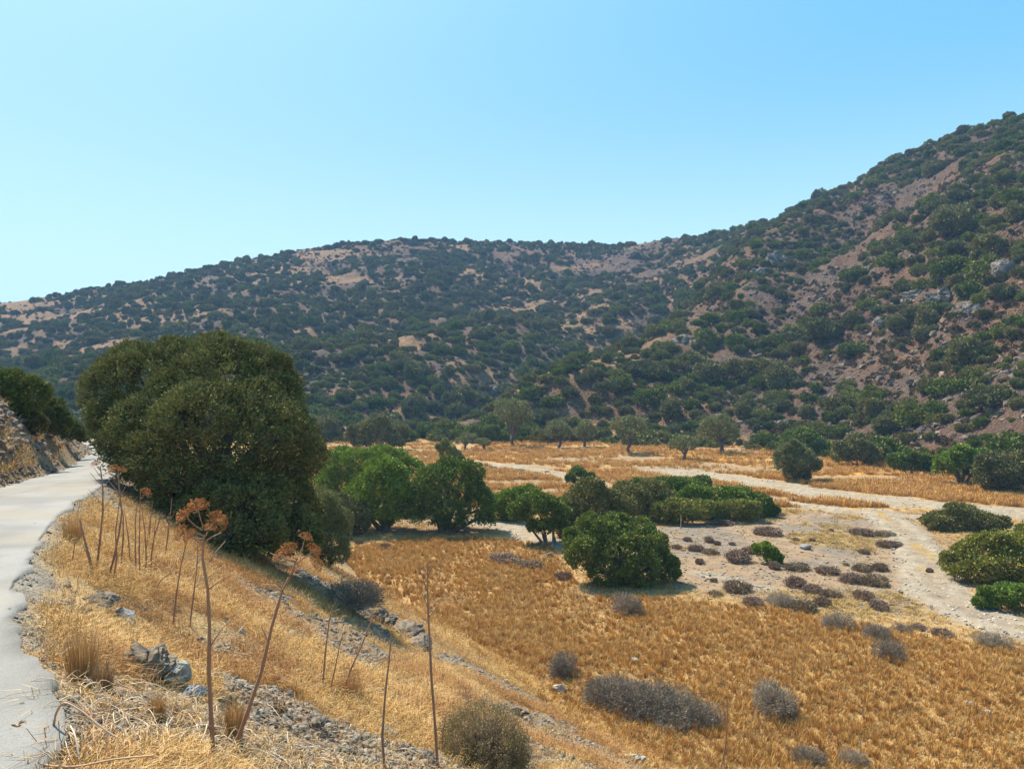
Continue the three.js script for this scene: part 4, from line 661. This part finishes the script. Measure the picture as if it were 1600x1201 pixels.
// path: pixels from base to top; heads: [px, py, r px, node px, node py]; twigs: [[x, y], [x, y]]
function stalk(label, path, rpx0, heads, twigs, o = {}) {
  const rpx = rpx0 * (rpx0 < 3.6 ? 0.46 : 0.54);
  const base = hit(path[0][0], path[0][1]), D = -base[2], k = D / FPX, R = rng(Math.round(path[0][0] * 7 + path[0][1])), g = thing(o.name ?? 'fennel_stalk', base, label, o.cat ?? 'dry plant', o.group ?? 'dry fennel stalks on the verge and embankment');
  const loc = (px, py, dz = 0) => { const p = at(px, py, D + dz); return [p[0] - base[0], p[1] - base[1], p[2] - base[2]]; };
  const pts = []; for (let i = 0; i < path.length - 1; i++) for (let j = 0; j < 4; j++) pts.push(loc(lerp(path[i][0], path[i + 1][0], j / 4), lerp(path[i][1], path[i + 1][1], j / 4), (o.lean ?? 0) * (i + j / 4) / path.length + (R() - 0.5) * 0.004));
  pts.push(loc(...path[path.length - 1], o.lean ?? 0)); pts[0][1] -= 0.08;
  const n = pts.length, st = new MB(true);
  st.tube(pts, pts.map((_, i) => rpx * k * lerp(1.15, o.tip ?? 0.5, i / (n - 1)) * (i % 5 === 4 ? 1.22 : 1)), 8, STK[0], STK[1]);
  mesh('stem', st.geo(), M.stalk, g);
  for (const t of twigs ?? []) { const b = new MB(true), q = t.map(([x, y], i) => loc(x, y, (i ? (R() - 0.5) * 0.12 : 0) + (o.lean ?? 0) * 0.5)), mid = [0, 1, 2].map((c) => (q[0][c] + q[q.length - 1][c]) / 2 + (R() - 0.5) * 0.01); if (q.length === 2) q.splice(1, 0, mid); b.tube(q, q.map((_, i) => rpx * k * 0.38 * (1 - 0.75 * i / q.length)), 6, STK[0], [0.36, 0.25, 0.17]); mesh('twig', b.geo(), M.stalk, g); }
  for (const [hx, hy, r, nx, ny] of heads ?? []) {
    const dz = (R() - 0.5) * 0.16, c = loc(hx, hy + r * 0.55, dz), node = loc(nx, ny, (o.lean ?? 0)), b = new MB(true), sag = [(c[0] + node[0]) / 2, (c[1] + node[1]) / 2 - r * k * 0.2, (c[2] + node[2]) / 2]; b.tube([node, sag, c], [rpx * k * 0.36, rpx * k * 0.28, rpx * k * 0.24], 6, STK[1]); mesh('branch', b.geo(), M.stalk, g);
    umbel(g, c, [(c[0] - node[0]) * 2.2, Math.max(0.06, c[1] - node[1]) + 0.05, c[2] - node[2]], r * k * 0.9, R, Math.round(24 + r * 1.4));
  }
  return g;
}
stalk('tallest fennel stalk with four orange seed heads, standing in the left foreground', [[334, 1200], [330, 1130], [326, 1050], [327, 980], [324, 920], [316, 872], [318, 835]], 6.2, [[309, 786, 16, 317, 822], [291, 800, 14, 316, 828], [335, 806, 17, 320, 828], [286, 826, 13, 316, 842], [299, 832, 12, 318, 850], [325, 822, 10, 319, 840]], [[[326, 920], [347, 904]], [[326, 878], [352, 845]], [[320, 846], [346, 832]], [[318, 838], [300, 828]], [[328, 1010], [344, 985], [360, 968]]]);
stalk('leaning fennel stalk with orange seed heads, right of the tallest one', [[362, 1178], [384, 1120], [408, 1050], [424, 980], [440, 925], [455, 895], [464, 872]], 5.4, [[452, 854, 14, 464, 874], [476, 836, 11, 468, 866], [486, 855, 14, 468, 874], [490, 878, 12, 466, 890], [460, 888, 10, 462, 894], [438, 862, 9, 462, 876]], [[[418, 1002], [408, 978]], [[440, 925], [430, 915], [408, 912]], [[446, 912], [490, 942]], [[462, 878], [422, 864]], [[464, 880], [488, 862]]]);
stalk('bare fennel stalk leaning from the verge in front of the road bend', [[150, 893], [155, 850], [160, 800], [160, 760], [156, 728]], 3.4, [[150, 722, 7, 156, 735]], [[[154, 858], [148, 842]], [[159, 800], [176, 772]], [[160, 790], [138, 765]], [[158, 765], [178, 742]], [[159, 758], [140, 738]], [[157, 745], [146, 730]]]);
stalk('short broken fennel stem leaning left beside the road bend stalk', [[146, 896], [138, 868], [128, 830], [124, 812]], 3.8, [], [[[136, 866], [129, 852]]]);
stalk('dark fennel stalk with rusty head against the road', [[168, 905], [178, 870], [186, 830], [190, 800], [186, 770], [184, 735]], 3.4, [[178, 730, 9, 184, 742], [190, 732, 7, 185, 742]], [[[186, 780], [198, 755]], [[185, 760], [172, 740]], [[186, 772], [170, 752]]]);
stalk('second bare stem of the pair rising in front of the road', [[176, 912], [182, 870], [180, 830], [186, 785]], 3.0, [], []);
stalk('bent bare stem in front of pale road, right of the dark stalk', [[188, 890], [192, 840], [192, 805], [186, 780]], 2.8, [], [[[192, 820], [186, 805]]]);
stalk('leftmost thin stem of the bare stem cluster by the large tree', [[212, 900], [211, 860], [211, 815], [213, 790]], 2.4, [], []);
stalk('thin stem with brown head inside the bare stem cluster', [[218, 905], [217, 860], [218, 800], [219, 765]], 2.4, [[226, 766, 9, 219, 780]], []);
stalk('middle stem of the bare stem cluster, forked near its top', [[226, 905], [228, 870], [226, 830], [222, 800]], 2.6, [], [[[228, 860], [233, 815], [235, 800]]]);
stalk('forked stem at the right of bare stem cluster', [[235, 905], [236, 870], [240, 840], [248, 815], [252, 800]], 2.8, [], [[[240, 840], [243, 810], [244, 800]]]);
stalk('thin dead stem leaning left beside the bare stem cluster', [[203, 880], [200, 840], [194, 800]], 2.2, [], []);
stalk('short dead stem close behind the bare stem cluster', [[232, 850], [234, 820], [238, 782]], 2.0, [], [[[234, 815], [228, 795]]]);
stalk('thin dead stem with twigs nearest the dark tree base', [[258, 868], [262, 835], [266, 800], [268, 778]], 2.2, [], [[[264, 815], [274, 796]], [[262, 830], [254, 812]]]);
stalk('bent dead stem at the road edge left of all standing stalks', [[112, 880], [116, 850], [126, 825]], 2.0, [], []);
stalk('pale bent stem crossing in front of the bare stem cluster', [[240, 925], [252, 905], [270, 892]], 2.0, [], []);
stalk('small rusty fennel stem in front of the dark tree, right of tallest fennel', [[392, 868], [394, 840], [398, 806]], 2.0, [[398, 800, 8, 398, 812]], [[[394, 842], [402, 822]]]);
stalk('slim curved stem halfway between cluster and tallest fennel', [[270, 975], [275, 930], [282, 885], [290, 850], [294, 832]], 2.6, [], [[[284, 880], [276, 862]]]);
stalk('slim straight stem close behind the tallest fennel', [[296, 978], [302, 930], [307, 890], [309, 850]], 2.6, [], []);
stalk('low rusty fennel head in front of the dark tree base', [[246, 800], [247, 780], [244, 765]], 2.0, [[240, 754, 7, 244, 768], [250, 759, 7, 245, 770]], []);
stalk('thin bare stem with reddish base on the stony embankment', [[504, 1072], [508, 1020], [514, 970], [520, 945]], 2.8, [], [[[519, 950], [526, 935]]]);
stalk('leaning brown stem on the embankment by the thin bare stem', [[536, 1080], [548, 1045], [564, 1010], [578, 975], [584, 960]], 3.0, [], [[[578, 975], [590, 962]]]);
stalk('short grey stem standing between two brown stems', [[514, 1085], [522, 1050], [530, 1010], [536, 988]], 2.4, [], []);
stalk('long bare reddish stalk rising from bottom edge left of thorny bush', [[601, 1206], [597, 1150], [602, 1080], [608, 1030], [612, 985]], 3.6, [], []);
stalk('tall branching dry stalk in front of the gold grass, nearest the thorny bush', [[684, 1206], [681, 1150], [674, 1060], [670, 980], [668, 930], [668, 880]], 4.0, [], [[[668, 930], [686, 905], [690, 870]], [[669, 950], [650, 905]], [[668, 905], [676, 880]], [[668, 925], [656, 890], [652, 880]], [[670, 965], [695, 930]]]);
stalk('thin forked stalk at bottom edge in front of the small grey bush', [[1126, 1206], [1134, 1165], [1137, 1120], [1137, 1092]], 2.6, [], [[[1137, 1100], [1128, 1072], [1126, 1060]], [[1137, 1110], [1150, 1088]], [[1136, 1130], [1120, 1105]]]);
stalk('pale dead stem leaning at bottom left of the thorny bush', [[690, 1180], [692, 1140], [698, 1115]], 2.4, [], []);
{ // fallen stems
  const R = rng(701), mb = new MB(true), COL = [[0.62, 0.46, 0.28], [0.52, 0.35, 0.2], [0.4, 0.22, 0.12], [0.7, 0.56, 0.38]];
  for (let n = 0; n < 2600; n++) {
    const near = n < 1700, d = near ? 2.9 + 2.6 * R() * R() + 0.5 * R() : 4 + 9 * R(), x = near ? (-0.62 + 0.42 * R()) * d : (-0.45 + 0.6 * R()) * d, q = nearRoad(x, d); if (q.e < 0.15) continue;
    const L = (near ? 0.12 + 0.5 * R() * R() : 0.1 + 0.3 * R()), a = R() * 6.28, bend = (R() - 0.5) * 2.2, lift = 0.02 + 0.10 * R() * R(), pts = [], c = COL[Math.floor(R() * 4)], r = 0.0016 + 0.0035 * Math.pow(R(), 3);
    let px = x, pd = d, an = a; for (let k = 0; k <= 6; k++) { const t = k / 6; pts.push([px, H(px, pd) + 0.012 + lift * Math.sin(Math.PI * t) + 0.05 * R() * t * lift * 10, -pd]); an += bend / 6; px += Math.cos(an) * L / 6; pd += Math.sin(an) * L / 6; }
    mb.tube(pts, [r, r, r * 0.95, r * 0.9, r * 0.85, r * 0.75, r * 0.6], 4, c);
  }
  tag(mesh('fallen_stems', mb.geo(), M.stalk), 'tangle of fallen dry stems lying in the foreground straw', 'dry stems', null, 'stuff');
  const arch = (pts, r, label) => { const m = new MB(true), base = hit(...pts[0]), D = -base[2]; const q = pts.map(([x, y], i) => { const p = at(x, y, D - i * 0.03); return [p[0], Math.max(p[1], H(p[0], -p[2]) + 0.01), p[2]]; }); const c = new THREE.CatmullRomCurve3(q.map((v) => new THREE.Vector3(...v))).getPoints(20).map((v) => v.toArray()); m.tube(c, c.map((_, i) => r * (1 - 0.4 * i / 20)), 7, [0.40, 0.21, 0.12], [0.5, 0.32, 0.19]); tag(mesh('fallen_stalk', m.geo(), M.stalk), label, 'dry plant', 'fallen fennel stalks on the verge'); };
  arch([[82, 1142], [88, 1112], [100, 1098], [125, 1110], [150, 1130], [178, 1150]], 0.006, 'arched reddish stalk fallen at the road edge in bottom left');
  arch([[45, 1196], [110, 1198], [180, 1186], [240, 1180]], 0.006, 'long brown stalk lying flat along the bottom left edge');
  arch([[330, 1012], [360, 1018], [392, 1024]], 0.006, 'thin grey stalk lying behind the tallest fennel');
  arch([[430, 1085], [450, 1090], [466, 1104]], 0.007, 'short pale stalk lying on the embankment right of the leaning fennel');
}

// ---------------------------------------------------------------- grey and brown dry shrubs
function twigShrub(seed, n, tones, r = 0.0075) {
  const R = rng(seed), mb = new MB();
  for (let k = 0; k < n; k++) {
    const a = R() * 6.28, e = Math.acos(1 - R() * 0.97), L = 0.75 + 0.32 * R(), ox = (R() - 0.5) * 0.35, oz = (R() - 0.5) * 0.35, dir = [Math.sin(e) * Math.cos(a), Math.cos(e) * 0.95, Math.sin(e) * Math.sin(a)], c = pick(R, tones, 0.25);
    const P = (t, j) => [ox * (1 - t) + dir[0] * L * t + (R() - 0.5) * j, dir[1] * L * t + (R() - 0.5) * j + 0.06 * Math.sin(t * 3), oz * (1 - t) + dir[2] * L * t + (R() - 0.5) * j], m = P(0.55, 0.1), m2 = P(0.8, 0.12), tip = P(1, 0.14);
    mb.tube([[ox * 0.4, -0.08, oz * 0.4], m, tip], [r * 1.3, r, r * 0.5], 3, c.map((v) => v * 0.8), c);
    for (let j = 0; j < 5; j++) { const s = j < 2 ? m : m2, f = [s[0] + dir[0] * 0.2 + (R() - 0.5) * 0.38, s[1] + dir[1] * 0.2 + (R() - 0.4) * 0.34, s[2] + dir[2] * 0.2 + (R() - 0.5) * 0.38]; mb.tube([s, f], [r * 0.7, r * 0.4], 3, c); }
  }
  return mb.geo();
}
const GT = [[0.25, 0.195, 0.14], [0.20, 0.155, 0.115], [0.29, 0.235, 0.17], [0.22, 0.18, 0.12]], BT = [[0.20, 0.125, 0.078], [0.26, 0.165, 0.105], [0.155, 0.10, 0.065]];
function dome(seed, tones, len, wid, cover, flat) { const R = rng(seed), bl = [[0, 0.42, 0, 0.72, 0.5, 0.72]]; for (let k = 0; k < 6; k++) { const a = R() * 6.28, q = 0.3 + 0.35 * R(), r = 0.3 + 0.22 * R(); bl.push([Math.cos(a) * q, 0.25 + 0.4 * R(), Math.sin(a) * q, r, r * flat, r]); } return crown(bl, { seed, len, wid, cover, clump: 0.3, tones, under: -0.8, stray: 0.45, lift: 0.5 }); }
function drySet(seed, n, tones, r, len, wid, cover) { const a = twigShrub(seed, n, tones, r), b = dome(seed + 50, tones, len, wid, cover, 0.8); a.deleteAttribute('normal'); b.deleteAttribute('normal'); return mergeGeometries([a, b]); }
const grey = [drySet(801, 300, GT, 0.006, 0.12, 0.016, 0.34), drySet(802, 260, GT, 0.006, 0.13, 0.016, 0.3), drySet(803, 320, GT, 0.006, 0.11, 0.015, 0.38), drySet(804, 240, GT, 0.006, 0.13, 0.017, 0.32)], brown = [drySet(811, 70, BT, 0.012, 0.16, 0.06, 1.15), drySet(812, 60, [[0.22, 0.145, 0.10], [0.28, 0.19, 0.13], [0.175, 0.115, 0.08]], 0.012, 0.15, 0.055, 1.1), drySet(813, 80, [[0.20, 0.135, 0.075], [0.25, 0.175, 0.095], [0.15, 0.10, 0.06]], 0.012, 0.17, 0.06, 1.0)];
function dryShrub(name, geos, px, py, wpx, hpx, label, group, i, mat = M.twig) {
  const p = hit(px, py), k = -p[2] / FPX, m = mesh(name, geos[i % geos.length], mat), s = wpx * k / 2;
  m.position.set(p[0], p[1] - 0.02, p[2] - s * 0.5); m.rotation.y = i * 2.3; m.scale.set(s * (0.9 + 0.2 * h2(i, 3)), hpx * k * 0.66, s * (0.65 + 0.4 * h2(i, 5))); return tag(m, label, 'shrub', group);
}
const GG = 'leafless grey shrubs in the gold grass';
[[545, 958, 116, 68, 'big leafless grey shrub on the embankment below the pale shrub'], [985, 962, 66, 46, 'small pale grey shrub in front of the biggest green shrub shadow'], [1218, 1122, 100, 66, 'rounded grey shrub standing right of the widest grey shrub'], [1398, 1034, 66, 44, 'grey shrub in the right part of gold grass, lower of two touching'], [1378, 1003, 52, 34, 'grey shrub in the right part of gold grass, upper of two touching'], [1312, 985, 52, 34, 'dark grey green shrub at upper border of gold grass'], [878, 1062, 64, 50, 'sparse grey shrub left of the widest grey shrub'], [1560, 1016, 56, 34, 'grey shrub near right edge of gold grass by the dirt track'], [1270, 1200, 64, 40, 'grey shrub cut by the bottom edge, left one'], [1345, 1202, 60, 32, 'grey shrub cut by the bottom edge, right one'], [1228, 950, 60, 26, 'low dark grey shrub between brown cushions and the gold grass'], [1415, 990, 34, 20, 'tiny grey shrub above the two touching grey shrubs']]
  .forEach(([x, y, w, h, l], i) => dryShrub('grey_shrub', grey, x, y, w, h, l, GG, i));
{
  const base = hit(1020, 1124), g = thing('grey_shrub', base, 'widest grey shrub, a long low mound in the gold grass', 'shrub', GG);
  [[948, 1104, 84, 56], [985, 1116, 104, 66], [1028, 1122, 100, 60], [1066, 1130, 96, 56], [1100, 1138, 76, 44], [1010, 1128, 70, 34], [1050, 1138, 80, 32]].forEach(([px, py, w, h], i) => { const p = hit(px, py), k = -p[2] / FPX, m = mesh('twigs', grey[i % 4], M.twig, g); m.position.set(p[0] - base[0], p[1] - base[1] - 0.03, p[2] - base[2] - w * k * 0.2); m.rotation.y = i * 1.9; m.scale.set(w * k * 0.5, h * k * 0.74, w * k * 0.42); });
}
const BG = 'brown cushion shrubs on the stony plain';
const cushions = [[1128, 822, 44, 10], [1205, 838, 50, 16], [1110, 848, 22, 12], [1122, 852, 16, 8], [1090, 862, 28, 12], [1112, 866, 26, 10], [1096, 882, 22, 10], [1158, 880, 44, 22], [1172, 866, 22, 14], [1146, 852, 14, 6], [1213, 890, 26, 14], [1250, 892, 44, 14], [1298, 898, 36, 14], [1350, 838, 36, 14], [1385, 838, 32, 10], [1395, 856, 40, 12], [1352, 866, 18, 10], [1350, 893, 30, 14], [1378, 892, 34, 14], [1334, 912, 40, 18], [1372, 916, 46, 20], [1245, 918, 48, 18], [1272, 928, 34, 16], [1300, 934, 34, 14], [1352, 938, 40, 16], [1378, 954, 44, 16], [1155, 926, 46, 20], [1116, 910, 14, 8], [1180, 948, 34, 16], [1262, 958, 46, 22], [1288, 948, 30, 16], [790, 882, 64, 16], [830, 890, 54, 14], [1455, 896, 14, 10], [1550, 948, 30, 14], [1324, 884, 12, 6], [1482, 998, 46, 14], [1440, 985, 30, 10], [1120, 932, 22, 10], [1060, 858, 18, 8], [1076, 846, 18, 8], [985, 728, 0, 0], [770, 732, 16, 4], [812, 736, 20, 4], [855, 738, 12, 3], [1290, 752, 22, 4], [600, 858, 24, 10], [560, 850, 20, 9], [880, 905, 34, 12], [1220, 806, 18, 5], [1440, 812, 12, 4], [1300, 830, 12, 5], [1270, 846, 14, 6], [1245, 845, 12, 6]];
{
  const zone = (x, y) => y < 760 ? 'far across the valley on gravel' : x < 900 ? 'in the gold grass below the dark green trees' : x > 1430 ? 'beside the dirt track at the right' : y < 835 ? 'near the low thicket' : x < 1135 ? 'right of the biggest green shrub' : x < 1230 ? 'around the small bright green bush' : y < 875 ? 'on the upper stony plain' : y < 925 ? 'in the middle rows left of the track' : 'along the upper border of gold grass';
  const sets = {}; cushions.forEach(([x, y, w, h], i) => { if (w) (sets[(w > 38 ? 'wide' : w > 24 ? 'rounded' : 'tiny') + ' brown cushion shrub ' + zone(x, y)] ??= []).push([x, y, w, h, i]); });
  const ORD = ['leftmost', 'second from left', 'third from left', 'fourth from left', 'fifth from left', 'sixth from left', 'seventh from left', 'eighth from left'];
  for (const [l, list] of Object.entries(sets)) { list.sort((a, b) => a[0] - b[0]); list.forEach(([x, y, w, h, i], k) => dryShrub('cushion_shrub', brown, x, y, w, h * 1.2, (list.length === 1 ? '' : (k === list.length - 1 ? 'rightmost' : ORD[k]) + ' ') + l, BG, i)); }
}
{ // round thorny bush in the foreground
  const p = hit(755, 1200), k = -p[2] / FPX, g = thing('thorny_bush', p, 'round brownish green thorny bush at the bottom edge in the foreground', 'shrub'), r = 68 * k;
  const tw = mesh('twigs', twigShrub(821, 420, [[0.28, 0.2, 0.13], [0.22, 0.16, 0.1]], 0.008), M.twig, g); tw.scale.set(r * 0.95, r * 1.25, r * 0.95);
  mesh('foliage', crown([[0, r * 0.55, 0, r, r * 0.85, r], [r * 0.3, r * 0.4, r * 0.2, r * 0.75, r * 0.6, r * 0.75], [-r * 0.4, r * 0.45, 0.1 * r, r * 0.6, r * 0.6, r * 0.6]], { seed: 822, len: 0.02, wid: 0.007, cover: 0.75, clump: 0.12, tones: [[0.30, 0.22, 0.10], [0.36, 0.26, 0.13], [0.22, 0.19, 0.075], [0.40, 0.28, 0.15]], under: -0.9, stray: 0.3 }), M.olive, g);
}
// thin stakes in the plain
for (const [px, py, h, l] of [[1308, 823, 17, 'thin wooden stake on the plain left of the dirt track'], [1064, 826, 22, 'thin wooden stake at the foot of the low thicket'], [1244, 800, 14, 'thin wooden stake by the pale gravel strip']]) {
  const b = hit(px, py), k = -b[2] / FPX, m = new MB(true); m.tube([[0, -0.1, 0], [0.01, h * k * 0.5, 0], [0.02, h * k, 0]], [0.028, 0.025, 0.02], 7, [0.33, 0.27, 0.22]); const s = mesh('stake', m.geo(), M.bark); s.position.set(...b); tag(s, l, 'stake', 'thin stakes on the plain');
}
{ // insect on the wing over the road
  const p = at(26, 1133, 2.9), g = thing('flying_insect', p, 'small brown winged insect flying low over the pale road', 'insect'), k = 2.9 / FPX, b = new MB(true);
  b.tube([[-9 * k, 0.001, 0], [-6 * k, 0, 0], [0, -1 * k, 0], [5 * k, 0, 0.004], [8 * k, 1 * k, 0.006]], [0.0015, 0.0042, 0.0052, 0.0036, 0.001], 8, [0.45, 0.2, 0.08]);
  mesh('body', b.geo(), M.stalk, g);
  for (const s of [-1, 1]) { const w = new MB(); for (let j = 0; j < 3; j++) { const a = 0.35 + j * 0.22; w.leaf(s * 1.5 * k, 0.002, 0, s * Math.cos(a), Math.sin(a), (j - 1) * 0.3, -s * Math.sin(a) * 0.5, Math.cos(a) * 0.5, 0.7, 15 * k, 2.6 * k, [0.3, 0.22, 0.14]); } mesh('wing', w.geo(), M.dry, g); }
}

renderer.render(scene, camera);
